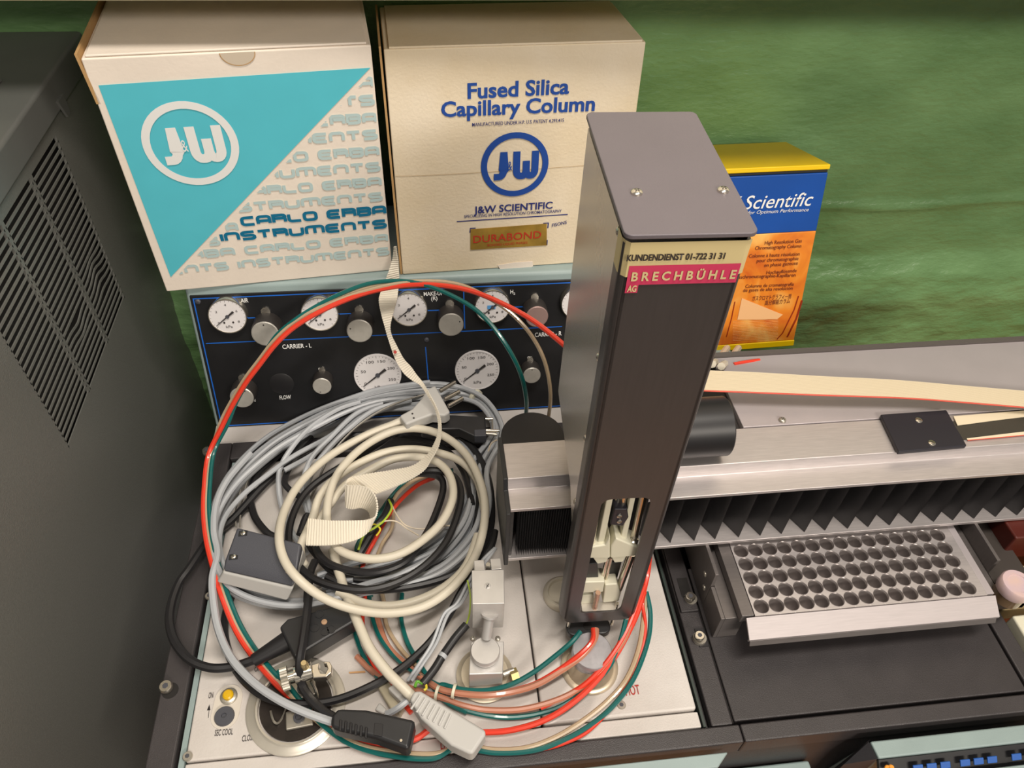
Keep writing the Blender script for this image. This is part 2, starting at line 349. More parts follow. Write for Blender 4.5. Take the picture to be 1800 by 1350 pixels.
# =================================================================== LEFT CABINET
XC = -0.29
cab = thing('instrument_cabinet', 'dark grey metal cabinet with rows of ventilation slots, at far left', 'cabinet', (-0.45, 0.3, -0.36))
ys = [0.606, 0.5445, 0.483, 0.4215]          # slot column ends
zt, zb_, NR = 0.2865, 0.118, 26
pitch = (zt - zb_) / NR; sh = pitch * 0.68
mb = MB()                                     # side sheet around the slots, 2 mm thick
T = 0.002
def sheet(y0, y1, z0, z1): mb.box(XC - T, XC, y0, y1, z0, z1)
sheet(-0.25, ys[3], -0.36, 0.31); sheet(ys[0], 0.712, -0.36, 0.31)
sheet(ys[3], ys[0], -0.36, zb_); sheet(ys[3], ys[0], zt, 0.31)
for k in (1, 2): sheet(ys[k] - 0.0022, ys[k] + 0.0022, zb_, zt)
mb.out('side_panel', cabm, cab)
base = None
for k in range(3):
    y1 = ys[k] - (0.0022 if k else 0); y0 = ys[k + 1] + (0.0022 if k < 2 else 0)
    for r in range(NR + 0):
        z0 = zb_ + r * pitch; bent = (k == 0 and r in (5, 6, 7, 8, 9, 10)) or (k == 1 and r in (6, 7, 8))
        if bent:
            mb = MB(); pts = []
            amp = 0.0045 * math.sin(PI * ((r - 4) / 7.0))
            for i in range(11):
                t = i / 10; pts.append((y0 + (y1 - y0) * t, z0 + amp * math.exp(-((t - 0.5) / 0.2) ** 2) * (1 if k == 0 else -.7)))
            for (ya, za), (yb, zb2) in zip(pts, pts[1:]):
                mb.hexa([(XC - .0009, ya, za), (XC, ya, za), (XC, yb, zb2), (XC - .0009, yb, zb2)], [(XC - .0009, ya, za + pitch - sh), (XC, ya, za + pitch - sh), (XC, yb, zb2 + pitch - sh), (XC - .0009, yb, zb2 + pitch - sh)])
            mb.out('vent_slat', cabm, cab)
        else:
            o = MB().box(XC - .0009, XC, y0 - .001, y1 + .001, z0, z0 + pitch - sh).out('vent_slat', cabm, cab)
MB().box(XC - 0.3, XC - 0.012, 0.40, 0.63, 0.09, 0.297).out('slot_shade_box', darkin, cab)  # black box added close behind the slots to stand in for their shade
lz1 = 0.3255; lz0 = 0.2975
MB().box(-0.80, XC + .004, -0.25, 0.718, lz0, lz1).out('lid', cabtop, cab, bevel=0.003)
MB().box(-0.70, XC - .028, 0.20, 0.62, lz1, lz1 + 0.0015).out('lid_panel', cabtop, cab, bevel=0.0012)
MB().hexa([(XC + .004, .627, lz0 - .006), (XC + .006, .627, lz0 - .006), (XC + .006, .634, lz0 - .006), (XC + .004, .634, lz0 - .006)], [(XC + .004, .62, lz0 + .01), (XC + .006, .62, lz0 + .01), (XC + .006, .634, lz0 + .01), (XC + .004, .634, lz0 + .01)]).out('lid_latch', cabtop, cab)

# =================================================================== GAS CHROMATOGRAPH: housing, control panel, oven top
gc = thing('gas_chromatograph', 'laboratory gas chromatograph with cream oven top, black frame and teal housing', 'instrument', (0.1, 0.4, -0.36))
LEAN = math.radians(15.7); KL = math.tan(LEAN); YP = 0.5378
pn = Vector((0, -math.cos(LEAN), math.sin(LEAN)))
def PP(px, py, off=0.0): return PL(px, py, Vector((0, YP, 0)) + pn * off, pn)
def pz(x, z, off=0): return Vector((x, YP + KL * z, z)) + pn * off
PX0, PX1 = -0.2185, 0.236
# housing body behind the panel
MB().hexa([(PX0 - .004, YP + .002, -.36), (PX1, YP + .002, -.36), (PX1, .705, -.36), (PX0 - .004, .705, -.36)],
          [(PX0 - .004, YP + .002, 0), (PX1, YP + .002, 0), (PX1, .705, 0), (PX0 - .004, .705, 0)]).out('housing_base', teal, gc)
MB().hexa([(PX0 - .004, YP - .001, 0), (PX1, YP - .001, 0), (PX1, .705, 0), (PX0 - .004, .705, 0)],
          [(PX0 - .004, YP + KL * .15 - .001, .15), (PX1, YP + KL * .15 - .001, .15), (PX1, .705, .15), (PX0 - .004, .705, .15)]).out('panel_housing', teal, gc, bevel=0.004)
cp = MB().hexa([pz(PX0, .0015), pz(PX1 - .004, .0015), pz(PX1 - .004, .0015, .0025), pz(PX0, .0015, .0025)], [pz(PX0, .1415), pz(PX1 - .004, .1415), pz(PX1 - .004, .1415, .0025), pz(PX0, .1415, .0025)]).out('control_panel', panelm, gc, bevel=0.0006)
PO = 0.0027
def pline(pts, w=0.0011):
    return MB().ribbon([PP(*p, PO) for p in pts], w, pn)
lb = pz(PX0 + .003, .1385, PO); 
mb = MB(); X0, X1 = PX0 + .003, PX1 - .008
mb.ribbon([pz(X1, .1385, PO), pz(X0, .1385, PO), pz(X0, .0035, PO), pz(X1, .0035, PO)], .0011, pn)
mb.ribbon([PP(362, 604, PO), PP(988, 574, PO)], .001, pn)
for p in ([(748, 610), (753, 670)], [(815, 512), (817, 578)], [(435, 559), (462, 558)], [(597, 552), (617, 551)], [(752, 546), (775, 545)], [(898, 540), (925, 539)], [(631, 655), (631, 650)]):
    mb.ribbon([PP(*c, PO) for c in p], .001, pn)
mb.out('printed_blue_lines', bline, cp)
upv = Vector((0, math.sin(LEAN), math.cos(LEAN)))
def ptext(s, x0, x1, y0, y1, cap, m=white_print): text(s, PP(x0, y0, PO), PP(x1, y1, PO), upv * cap, m, cp, 'panel_lettering', bold=.012)
ptext('AIR', 424, 437, 532, 531, .0046); ptext('CARRIER - L', 497, 548, 613, 610.5, .0048); ptext('MAKE-UP', 745, 779, 520, 518.5, .0042); ptext('(R)', 758, 769, 528, 527, .0042)
ptext('H', 897, 902, 516, 516, .0042); ptext('2', 902.5, 905.5, 518, 518, .0026); ptext('CARRIER - R', 940, 987, 592, 589, .0048)
ptext('FLOW', 492, 512, 702, 700.5, .0046); ptext('ON', 560, 567, 651, 650.5, .0032); ptext('ON', 927, 933.5, 631, 630.5, .0032); ptext('FINE', 437, 450, 706, 705, .0044)
ptext('VALVE', 1020, 1050, 500, 499, .004)
def dirp(deg): a = math.radians(deg); return Vector((1, 0, 0)) * math.cos(a) + upv * math.sin(a)
def gauge(px, py, R, big, ink_blue=False):
    g0 = PP(px, py, .0035 if big else .009) ; hh = .0035 if big else .009
    c = g0 - pn * hh
    g = MB().lathe([(R, 0), (R, hh), (R * .985, hh + .0008), (R * .94, hh + .0008), (R * .93, hh)], c, pn, 40, False).out('pressure_gauge', chrome if not big else gaugew, gc, smooth=True)
    top = c + pn * (hh + .0003)
    MB().lathe([(R * .94, 0), (R * .94, .0003)], c + pn * hh, pn, 40).out('dial_face', gaugew, g)
    s = top + pn * .0003; mb = MB(); U = Vector((1, 0, 0))
    for i in range(31 if big else 21):
        a = 225 - 270 * i / (30 if big else 20); d = dirp(a); L = .86 if i % 5 == 0 else .9
        mb.ribbon([s + d * R * L * .93 / .93 * .95, s + d * R * .94 * .97], R * .014, pn)
    mb.out('dial_ticks', inkm, g)
    nd = MB(); d = dirp(218); e = dirp(128)
    p = s + pn * .0008
    nd.ext([p - e * R * .012 + d * R * .82, p + e * R * .012 + d * R * .82, p + e * R * .035, p - d * R * .45 + e * R * .06, p - d * R * .45 - e * R * .06, p - e * R * .035], pn * .0003)
    nd.out('needle', inkm, g); MB().lathe([(R * .1, 0), (R * .1, .0012)], s, pn, 12).out('needle_hub', darkgrey, g)
    if big: labs = [('0', 215, .66), ('50', 160, .62), ('100', 112, .7), ('150', 72, .7), ('200', 28, .66), ('250', -22, .64)]
    else: labs = [('0', 215, .6), ('2', 150, .6), ('4', 90, .68), ('6', 30, .6), ('8', -30, .62)]
    for t, a, rr in labs:
        q0 = s + dirp(a) * R * rr; w = R * .052 * len(t); text(t, q0 - U * w - upv * R * .06, q0 + U * w - upv * R * .06, upv * R * .125, inkm, g, 'dial_number')
    q0 = s - upv * R * .66; text('kPa', q0 - U * R * .17, q0 + U * R * .17, upv * R * .15, inkm, g, 'dial_number')
    if not big:
        for dx in (-.22, .24): MB().lathe([(R * .055, 0), (R * .055, .0004)], s + U * R * dx - upv * R * .35, pn, 8).out('dial_pinhole', inkm, g)
        if ink_blue: MB().ribbon([s + U * R * -.3 - upv * 0 + pn * .0005, s + U * R * .15 + pn * .0005], R * .22, pn).out('blue_mark', mat('light_blue_print', srgb(90, 160, 220), .5), g)
    return g
def rpx(px, py, d): return (PP(px + d, py, .005) - PP(px, py, .005)).length
gauge(664, 659, .0236, True); gauge(839, 651, .0228, True)
for px, py in ((400, 556), (562, 552), (719, 544), (866, 539), (1017, 533)): gauge(px, py, .0175, False, px == 866)
def knob(px, py, R, L, dotang=100, cap=None, col=None):
    c = PP(px, py, L) - pn * L
    k = MB().lathe([(R * 1.02, 0), (R * 1.08, L * .1), (R * 1.04, L * .85), (R * .98, L * .96)], c, pn, 28, True).out('control_knob', knobside, gc, smooth=True)
    MB().lathe([(R * .97, 0), (R * .97, .0006), (R * .9, .0011)], c + pn * L * .96, pn, 32).out('knob_cap', cap or dullmetal, k)
    d = dirp(dotang); MB().lathe([(R * .06, 0), (R * .06, .0004)], c + pn * (L * .96 + .0009) + d * R * .72, pn, 8).out('knob_dot', inkm, k)
    MB().lathe([(R * .35, 0), (R * .35, .004)], c + upv * R * 1.15, pn, 10).out('knob_stud', chrome, k)
    return k
capm = mat('turned_aluminium', srgb(196, 192, 184), .38, .5, var=.06, vscale=200)
knob(466, 587, .0128, .021, 90, capm); knob(632, 582, .0122, .021, 160, capm); knob(793, 571, .0122, .021, 20, capm)
knob(944, 557, .0112, .021, 180, mat('pinkish_cap', srgb(170, 142, 136), .4, .4))
knob(425, 699, .0115, .019, 60, capm); knob(566, 679, .0092, .017, 250, capm); knob(935, 660, .0092, .017, 90, capm)
MB().lathe([(.0125, 0), (.0125, .0022), (.0108, .003), (1e-5, .003)], PP(495, 675, .003) - pn * .003, pn, 28).out('plug_button', rubber, gc, smooth=True)
for px, py in ((348, 530), (750, 597)): screw(PP(px, py, .0026), pn, .0026, gc, m=darkgrey)
MB().lathe([(.0125, 0), (.0125, .0022), (.0108, .003), (1e-5, .003)], PP(1000, 655, .003) - pn * .003, pn, 28).out('plug_button', rubber, gc, smooth=True)
# rear ledge to the right of the housing
MB().box(PX1 + .001, .318, .545, .70, -.36, .048).out('rear_ledge', teal, gc, bevel=.002)

# black frame round the oven top
FX0, FX1, FY0, FYF, FYB = -0.2215, 0.2155, 0.1985, 0.1850, 0.512
FZ = 0.006
def fpiece(poly, z0, z1, name='frame_bar', m=blackf, bev=.0015): return MB().hexa([(x, y, z0) for x, y in poly], [(x, y, z1) for x, y in poly]).out(name, m, gc, bevel=bev)
fpiece([(FX0, FYF), (-.2015, FYF), (-.2015, .512), (FX0, .512)], -.06, FZ)               # left bar
fpiece([(-.2015, .491), (.19, .491), (.19, .512), (-.2015, .512)], -.02, FZ)              # rear bar
fpiece([(-.2015, FYF), (.2195, FYF), (.2195, .1985), (-.2015, .1985)], -.02, .0015)       # front bar
fpiece([(.2200, FYF), (.48, FYF), (.48, .1985), (.2200, .1985)], -.02, .0015)             # front bar, right side
fpiece([(.198, .1990), (.2155, .1990), (.2155, .47), (.198, .47)], -.02, .0005)           # right bar
fpiece([(.4635, .1990), (.478, .1990), (.478, .30), (.4635, .30)], -.02, .0015)           # far right bar
MB().box(.1925, .1975, .1990, .47, -.02, -.008).out('frame_channel', blackp, gc)
MB().box(.1915, .1935, .1990, .47, -.02, .0015).out('frame_trim', mat('dark_green_trim', srgb(52, 62, 58), .4), gc)
MB().box(.199, .2145, .2930, .40, .0005, .0035).out('slide_plate', blackp, gc, bevel=.0008)
MB().box(.2157, .2163, .20, .30, -.02, -.001).out('lid_gap', darkin, gc)
lid = MB().box(.2166, .4615, .2010, .335, -.02, .0008).out('side_lid', blackp, gc, bevel=.0012)
MB().box(-.1995, -.1955, .1990, .49, -.015, .001).out('teal_edge', teal, gc)
MB().box(-.2175, .235, .5135, .5375, -.02, .0015).out('rear_strip', platem, gc, bevel=.001)
MB().box(-.2215, -.2175, .5125, .538, -.03, .003).out('teal_edge', teal, gc)
# oven top plates
xs = Z(930, 1100, .002).x
MB().box(-.1950, xs - .0006, .2125, .488, -.01, .0020).out('oven_top_plate', platem, gc, bevel=.0015)
MB().box(xs + .0006, .1895, .2125, .488, -.01, .0030).out('oven_top_plate', platem, gc, bevel=.0020)
MB().box(-.1950, .1905, .1992, .2115, -.01, .0000).out('oven_front_strip', platem, gc, bevel=.0012)
MB().box(-.22, .48, .1860, .53, -.36, -.021).out('oven_body', blackp, gc)
def ztext(s, x0, x1, y0, y1, cap, m, z=.0022): text(s, Z(x0, y0, z), Z(x1, y1, z), Vector((0, cap, 0)), m, gc, 'printed_lettering', bold=.01)
ztext('HOT', 775, 803, 1326, 1323, .0080, redink, .0002); ztext('HOT', 1101, 1126, 1223, 1220, .0078, redink, .0032)
ztext('SEC COOL', 377, 409, 1294, 1291, .0046, inkm); ztext('CLOSED', 425, 452, 1304, 1300, .0046, inkm); ztext('OPEN', 447, 466, 1181, 1179, .0044, inkm); ztext('ON', 366, 374.5, 1228, 1227, .0048, inkm)
mb = MB(); mb.ribbon([Z(366, 1262, .0022), Z(368, 1242, .0022)], .0004, (0, 0, 1)); p = Z(368.3, 1238, .0022); mb.quad(p, p + Vector((-.0013, -.0045, 0)), p + Vector((.0013, -.0045, 0))); mb.out('printed_arrow', inkm, gc)
for (px, py, z) in ((330, 1330, .0022), (1092, 1240, .0022), (368, 1048, .0022)): screw(Z(px, py, z), (0, 0, 1), .0036, gc, m=dullmetal, hexs=True, h=.0016)
screw(Z(293, 1209, FZ + .001), (0, 0, 1), .0050, gc, m=chrome, hexs=True, h=.004)
MB().lathe([(.0062, 0), (.0062, .0003)], Z(299, 1214, FZ), (0, 0, 1), 20).out('screw_hole', darkin, gc)
screw(Z(365, 795, FZ + .001), (0, 0, 1), .0046, gc, m=chrome, hexs=True, h=.004)
for px, py in ((1213, 1050), (1229, 1119)): screw(Z(px, py, .008), (0, 0, 1), .0042, gc, m=chrome, hexs=True, h=.003); MB().lathe([(.0058, 0), (.0055, .0035)], Z(px, py + 5, .001), (0, 0, 1), 18).out('washer', dullmetal, gc, smooth=True)
MB().box(*(lambda p: (p.x - .0045, p.x + .0045, p.y - .009, p.y + .009))(Z(1203, 1032, .004)), .0035, .0039).out('screw_slot_hole', darkin, gc)
MB().box(.2065, .2143, .262, .278, .0005, .002).out('slide_block', mat('dark_block', srgb(44, 42, 44), .4), gc)

# yellow push button and black knob in an oval recess
c1 = Z(403, 1225, .0022); c2 = Z(395, 1260, .0022); cc = (c1 + c2) / 2
mb = MB(); N_ = 16; r_ = .0125; dn = (c1 - c2); ln = dn.length / 2 - .001; dn.normalize(); sd = Vector((dn.y, -dn.x, 0)); pr = []
for i in range(N_ + 1): a = PI * i / N_; pr.append(cc + dn * ln + sd * r_ * .82 * math.cos(a) + dn * r_ * .82 * math.sin(a))
for i in range(N_ + 1): a = PI + PI * i / N_; pr.append(cc - dn * ln + sd * r_ * .82 * math.cos(a) + dn * r_ * .82 * math.sin(a))
mb.ext(pr, (0, 0, .0006)).out('oval_escutcheon', mat('pale_escutcheon', srgb(216, 208, 196), .35), gc)
MB().lathe([(.0065, 0), (.0065, .002), (.0055, .0028)], c1, (0, 0, 1), 20).out('push_button_ring', dullmetal, gc, smooth=True)
MB().lathe([(.0040, .002), (.0040, .005), (.0030, .006), (1e-5, .0062)], c1, (0, 0, 1), 18).out('push_button', mat('yellow_lens', srgb(222, 176, 20), .3), gc, smooth=True)
MB().lathe([(.0075, 0), (.0075, .0015), (.0068, .0028), (.002, .0028), (.0018, .0015), (1e-5, .0015)], c2, (0, 0, 1), 24).out('screw_cap', darkgrey, gc, smooth=True)

# injector port at lower left: ring and dark well
p = Z(521, 1240, .002)
MB().lathe([(.0375, 0), (.0375, .0012), (.036, .0018), (.0318, .0018), (.0300, .0032), (.0285, .0030), (.0275, -.012), (.0270, -.013)], p, (0, 0, 1), 56, False).out('port_ring', mat('port_metal', srgb(196, 190, 178), .35, .5), gc, smooth=True)
MB().lathe([(.0272, 0), (.0272, .0004)], p + Vector((0, 0, .0022)), (0, 0, 1), 40).out('port_well', mat('well_dark', srgb(52, 46, 42), .4, .5, var=.4, vscale=60), gc)
for dx, dy, a in ((.005, .010, .2), (.004, -.012, .1)):
    q0 = p + Vector((dx, dy, .0028)); u = Vector((math.cos(a), math.sin(a), 0)); v = Vector((-u.y, u.x, 0))
    o = MB().ext([q0 - u * .010 - v * .007, q0 + u * .010 - v * .007, q0 + u * .010 + v * .007, q0 - u * .010 + v * .007], (0, 0, .003)).out('port_bracket', dullmetal, gc, bevel=.001)
    MB().lathe([(.0042, 0), (.0042, .0022), (.0026, .0022), (.0024, .001), (1e-5, .001)], q0 + Vector((0, 0, .003)), (0, 0, 1), 18).out('port_screw', darkgrey, o, smooth=True)
mb = MB(); mb.tube(cr([p + Vector((-.018 + .002 * i, -.004 - .010 * math.sin(i * .6), .004 + .002 * math.sin(i))) for i in range(9)], 4), .0009, 6); mb.out('port_wire', dullmetal, gc)

# front of the instrument, below the black frame
fz = -.0215
MB().hexa([(-.2, .176, -.36), (.2105, .176, -.36), (.2105, .184, -.36), (-.2, .184, -.36)], [(-.2, .176, -.066), (.2105, .176, -.066), (.2105, .184, -.066), (-.2, .184, -.066)]).out('front_panel', teal, gc, bevel=.002)
zpt = Yp(1400, 1338, .1845).z
MB().box(.211, .290, .172, .1845, -.36, zpt).out('front_panel', teal, gc, bevel=.002)

# teal handle flap (bottom centre)
a2 = Yp(1281, 1321, .181); a1 = Z(1262, 1350, a2.z - .004); a3 = a2 - Vector((.25, 0, 0)); a0 = a1 - Vector((.25, 0, 0))
hd = MB().hexa([Vector((p.x, p.y, p.z - .006)) for p in (a0, a1, a2, a3)], [a0, a1, a2, a3]).out('door_flap', teal, gc, bevel=.0015)

# keypad console at lower right
kp = thing('keypad_console', 'teal and dark keypad console with blue keys, below the black side lid', 'control panel', (.31, .15, -.36))
k2 = Yp(1530, 1303, .176); k3 = k2 + Vector((.2, 0, 0)); k0 = Z(1545, 1333, k2.z); k1 = k0 + Vector((.2, 0, 0))
ex = (k1 - k0).normalized(); k1 = k0 + ex * .2; k3 = k2 + ex * .2
dnv = Vector((0, -.05, -.045))
MB().hexa([k0 + Vector((0, 0, -.2)), k1 + Vector((0, 0, -.2)), k3 + Vector((0, .02, -.2)), k2 + Vector((0, .02, -.2))], [k0, k1, k3, k2]).out('console_top', teal, kp, bevel=.0015)
f0, f1 = k0 + Vector((0, -.0008, -.0015)), k1 + Vector((0, -.0008, -.0015)); fn = ex.cross(-dnv).normalized()
fc = MB().hexa([f0, f1, f1 + dnv, f0 + dnv], [f0 - fn * .003, f1 - fn * .003, f1 + dnv - fn * .003, f0 + dnv - fn * .003]).out('key_panel', panelm, kp)
if fn.y > 0: fn = -fn
dd = dnv.normalized()
kcol = mat('blue_key', srgb(40, 92, 172), .35)
for i, xk in enumerate((.028, .039, .050, .066, .077, .088, .108, .119, .130)):
    c = k0 + ex * xk + dd * .0085 + fn * .003; o = MB().ext([c - ex * .004 - dd * .0025, c + ex * .004 - dd * .0025, c + ex * .004 + dd * .0025, c - ex * .004 + dd * .0025], fn * .0015).out('blue_key', kcol, kp, bevel=.0006)
for xk in (.004, .007):
    c = k0 + ex * xk + dd * .006 + fn * .003; MB().lathe([(.0022, 0), (.0022, .001)], c, fn, 12).out('indicator_light', mat('amber_lens', srgb(230, 150, 40), .3), kp)
c = k0 + ex * .075 + dd * .024 + fn * .003
MB().ext([c - ex * .05 - dd * .009, c + ex * .05 - dd * .009, c + ex * .05 + dd * .03, c - ex * .05 + dd * .03], fn * .002).out('display_bezel', teal, kp, bevel=.0008)
MB().ext([c - ex * .045 - dd * .005 + fn * .002, c + ex * .045 - dd * .005 + fn * .002, c + ex * .045 + dd * .03 + fn * .002, c - ex * .045 + dd * .03 + fn * .002], fn * .0004).out('display_window', panelm, kp)
s0 = Yp(1483, 1344, .172); s1 = Yp(1530, 1299, .178)
MB().hexa([s0 + Vector((0, 0, -.2)), k0 + Vector((0, 0, -.2)), k2 + Vector((0, .01, -.2)), s1 + Vector((0, .01, -.2))], [s0, k0 + Vector((-.0008, 0, -.001)), k2 + Vector((-.0008, 0, -.001)), s1]).out('console_side', darkgrey, kp)

# =================================================================== BOXES on the housing
HZ = 0.1505
def carton(name, label, cat, bl, br, depth, height, m, side, lean=0.0, z0=HZ, flap=None):
    """box from its bottom front corners; returns frame"""
    bl = Vector(bl); br = Vector(br); u = (br - bl).normalized(); back = Vector((-u.y, u.x, 0)); v = (Vector((0, 0, 1)) * math.cos(lean) + back * math.sin(lean)); w = (br - bl).length
    d = back * math.cos(lean) - Vector((0, 0, 1)) * math.sin(lean)
    t = thing(name, label, cat, (bl + br) / 2)
    return t, bl, u, v, d, w
# box 1: turquoise and white
bl = Z(293, 513, HZ); br = Z(690, 475, HZ)
t1, b1, u, v, d, w = carton('cardboard_box', 'white cardboard box with turquoise triangle print and round white logo, leftmost of the boxes', 'box', bl, br, .118, .212, None, None)
HB = .2125; DB = .118; n1 = -d
P1 = lambda x, y, o=0: b1 + u * x + v * y + n1 * o
def F1(px, py, o=.0004): return PL(px, py, b1 + n1 * o, n1)
MB().hexa([P1(0, 0), P1(w, 0), P1(w, 0, -DB), P1(0, 0, -DB)], [P1(0, HB - .0015), P1(w, HB - .0015), P1(w, HB - .0015, -DB), P1(0, HB - .0015, -DB)]).out('carton_body', white_card, t1, bevel=.0012)
o = MB().hexa([P1(.003, HB - .0012, -.001), P1(w - .003, HB - .0012, -.001), P1(w - .003, HB - .0012, -DB + .001), P1(.003, HB - .0012, -DB + .001)], [P1(.003, HB + .0006, -.001), P1(w - .003, HB + .0006, -.001), P1(w - .003, HB + .0006, -DB + .001), P1(.003, HB + .0006, -DB + .001)]).out('lid_flap', white_card, t1, bevel=.0008)
MB().hexa([P1(-.0005, HB - .035, 0), P1(.0025, HB - .035, .0), P1(.0025, HB - .035, -DB), P1(-.0005, HB - .035, -DB)], [P1(-.003, HB + .002, 0), P1(-.0012, HB + .002, .0), P1(-.0012, HB + .002, -DB), P1(-.003, HB + .002, -DB)]).out('side_flap', brown_card, t1)
# thumb notch
c = F1(416, 88, .0002); mb = MB(); pts = [c + u * .0125 * math.cos(a) + v * .0095 * math.sin(a) for a in [PI + PI * i / 14 for i in range(15)]]
c = P1((c - b1).dot(u), HB - .002, .0003); pts = [c + u * .0125 * math.cos(a) + v * .0095 * math.sin(a) for a in [PI + PI * i / 14 for i in range(15)]]
mb.ext(pts, n1 * .0002).out('thumb_notch', mat('notch_card', srgb(206, 192, 172), .8), t1)
mb = MB(); mb.ribbon([p + n1 * .0004 for p in pts], .0006, n1); mb.out('notch_edge', brown_card, t1)
A_, B_, C_ = F1(173, 150), F1(651, 119), F1(300, 487)
MB().ext([A_, C_, B_], n1 * .0002).out('printed_triangle', turq, t1)
cc = F1(336, 254, .0008); jw_logo(cc, u, v, (F1(421, 258) - F1(250, 250)).length / 2 * 1.0, white_print, t1, .17)
# lettering rows clipped by the triangle's long side and the box edge
dg = (B_ - C_).normalized(); dgn = n1.cross(dg).normalized()
if dgn.dot(A_ - C_) < 0: dgn = -dgn
clips = [(C_ - dgn * .0035, dgn), (P1(w - .0012, 0), u)]
hN = v * .0128
rows = [(667, 190, 'n', 'INSTRUMENTS'), (0, 0, '', '')]
def row(s, xr, yr, m, cap, wid, cl=True):
    b_ = F1(xr, yr); st, ww = strokes(s); a_ = b_ - u * wid
    stroketext(s, a_, b_, v * cap, m, t1, 'printed_lettering', .28, clips if cl else None)
def wfor(s, cap): return strokes(s)[1] * cap * 1.02
CAP = .0091
base_y = [(655, 154, 'CARLO ERBA'), (657, 185, 'InSTRUmEnTS'), (661, 216, 'CARLO ERBA'), (662, 245, 'InSTRUmEnTS'), (665, 274, 'CARLO ERBA'), (667, 301, 'InSTRUmEnTS'), (669, 327, 'CARLO ERBA'), (671, 353, 'InSTRUmEnTS')]
WI = (F1(677, 399) - F1(392, 428)).length; WC = (F1(677, 380) - F1(428, 400)).length
for xr, yr, s in base_y: row(s, xr, yr, pale_turq, CAP, WC * .97 if s[0] == 'C' else WI * .97)
row('CARLO ERBA', 677, 377, deep_turq, .0097, WC, False); row('InSTRUmEnTS', 678, 401, deep_turq, .0097, WI, False)
row('A', 418, 406, pale_turq, CAP, .008); row('S', 386, 431, pale_turq, CAP, .008)
row('ERBA CARLO ERBA', 681, 425, pale_turq, CAP, WC * 1.52); row('EnTS InSTRUmEnTS', 683, 448, pale_turq, CAP, WI * 1.36)

# box 2: cream box with blue print
b2 = Z(708, 483, HZ); br = Z(1121, 455, HZ); w2 = .2085
t2, b2, u, v, d, w_ = carton('cardboard_box', 'cream cardboard box with dark blue lettering and gold sticker, middle of the three', 'box', b2, br, .11, .205, None, None, math.radians(4))
n2 = -d; H2 = .2065; D2 = .108
P2 = lambda x, y, o=0: b2 + u * x + v * y + n2 * o
def F2(px, py, o=.0004): return PL(px, py, b2 + n2 * o, n2)
MB().hexa([P2(0, 0), P2(w2, 0), P2(w2, 0, -D2), P2(0, 0, -D2)], [P2(0, H2 - .001), P2(w2, H2 - .001), P2(w2, H2 - .001, -D2), P2(0, H2 - .001, -D2)]).out('carton_body', cream_card, t2, bevel=.0012)
MB().hexa([P2(.004, H2 - .001, 0), P2(w2 - .003, H2 - .001, 0), P2(w2 - .003, H2 - .001, -D2 + .002), P2(.004, H2 - .001, -D2 + .002)], [P2(.004, H2 + .0008, 0), P2(w2 - .003, H2 + .0008, 0), P2(w2 - .003, H2 + .0008, -D2 + .002), P2(.004, H2 + .0008, -D2 + .002)]).out('lid_flap', cream_card, t2, bevel=.0006)
MB().hexa([P2(-.0022, 0, -.001), P2(-.0002, 0, -.001), P2(-.0002, 0, -D2), P2(-.0022, 0, -D2)], [P2(-.0035, H2 + .001, -.001), P2(-.0018, H2 + .001, -.001), P2(-.0018, H2 + .001, -D2), P2(-.0035, H2 + .001, -D2)]).out('side_flap', brown_card, t2)
mb = MB(); mb.ribbon(cr([F2(695, 310, .0005), F2(760, 308, .0005), F2(850, 303, .0005), F2(960, 296, .0005), F2(1030, 291, .0005)], 4), .0004, n2); mb.out('crease', mat('crease_brown', srgb(176, 150, 112), .8), t2)
def b2text(s, x0, y0, x1, y1, capv, m, sh=0, bold=.0): text(s, F2(x0, y0), F2(x1, y1), v * capv, m, t2, 'printed_lettering', shear=sh, bold=bold)
b2text('Fused Silica', 822, 173, 1000, 164, .0128, navy_print if 0 else blue_print, bold=.026)
b2text('Capillary Column', 776, 205, 1045, 194, .0128, blue_print, bold=.026)
b2text('MANUFACTURED UNDER H.P. U.S. PATENT 4,293,415', 830, 222, 991, 214, .0032, navy_print, bold=.004)
jw_logo(F2(905, 290), u, v, .0298, blue_print, t2, .18)
b2text('J&W SCIENTIFIC', 833, 375, 971, 366, .0072, navy_print, bold=.02)
b2text('SPECIALIZING IN HIGH RESOLUTION CHROMATOGRAPHY', 816, 383, 987, 373, .0032, navy_print, bold=.004)
MB().ribbon([F2(803, 389.5), F2(998, 377)], .0010, n2).out('printed_line', navy_print, t2)
b2text('FISONS', 970, 399, 996, 393, .0036, navy_print, bold=.01)
mb = MB(); mb.ribbon([F2(955, 392.5), F2(964, 392), F2(963, 401)], .001, n2); mb.ribbon([F2(951, 430), F2(961.5, 430), F2(962, 422)], .001, n2); mb.ribbon([F2(826, 409), F2(827, 401.5), F2(836, 401)], .001, n2); mb.out('printed_corner_marks', navy_print, t2)
g_ = [F2(827, 439, .0006), F2(961, 431, .0006), F2(961, 393, .0006), F2(827, 403, .0006)]
gs = MB().ext(g_, n2 * .0003).out('gold_sticker', gold, t2)
text('DURABOND', F2(832, 427, .001), F2(951, 418, .001), v * .0080, red_print, gs, 'printed_lettering', bold=.006)
text('BONDED LIQUID PHASES', F2(857, 433, .001), F2(927, 428, .001), v * .0026, red_print, gs, 'printed_lettering')
torn = [F2(875, 466), F2(905, 461), F2(936, 459), F2(937, 468), F2(925, 472), F2(910, 474), F2(895, 473), F2(880, 475)]
MB().ext(torn, n2 * .0004).out('torn_tape', white_card, t2)

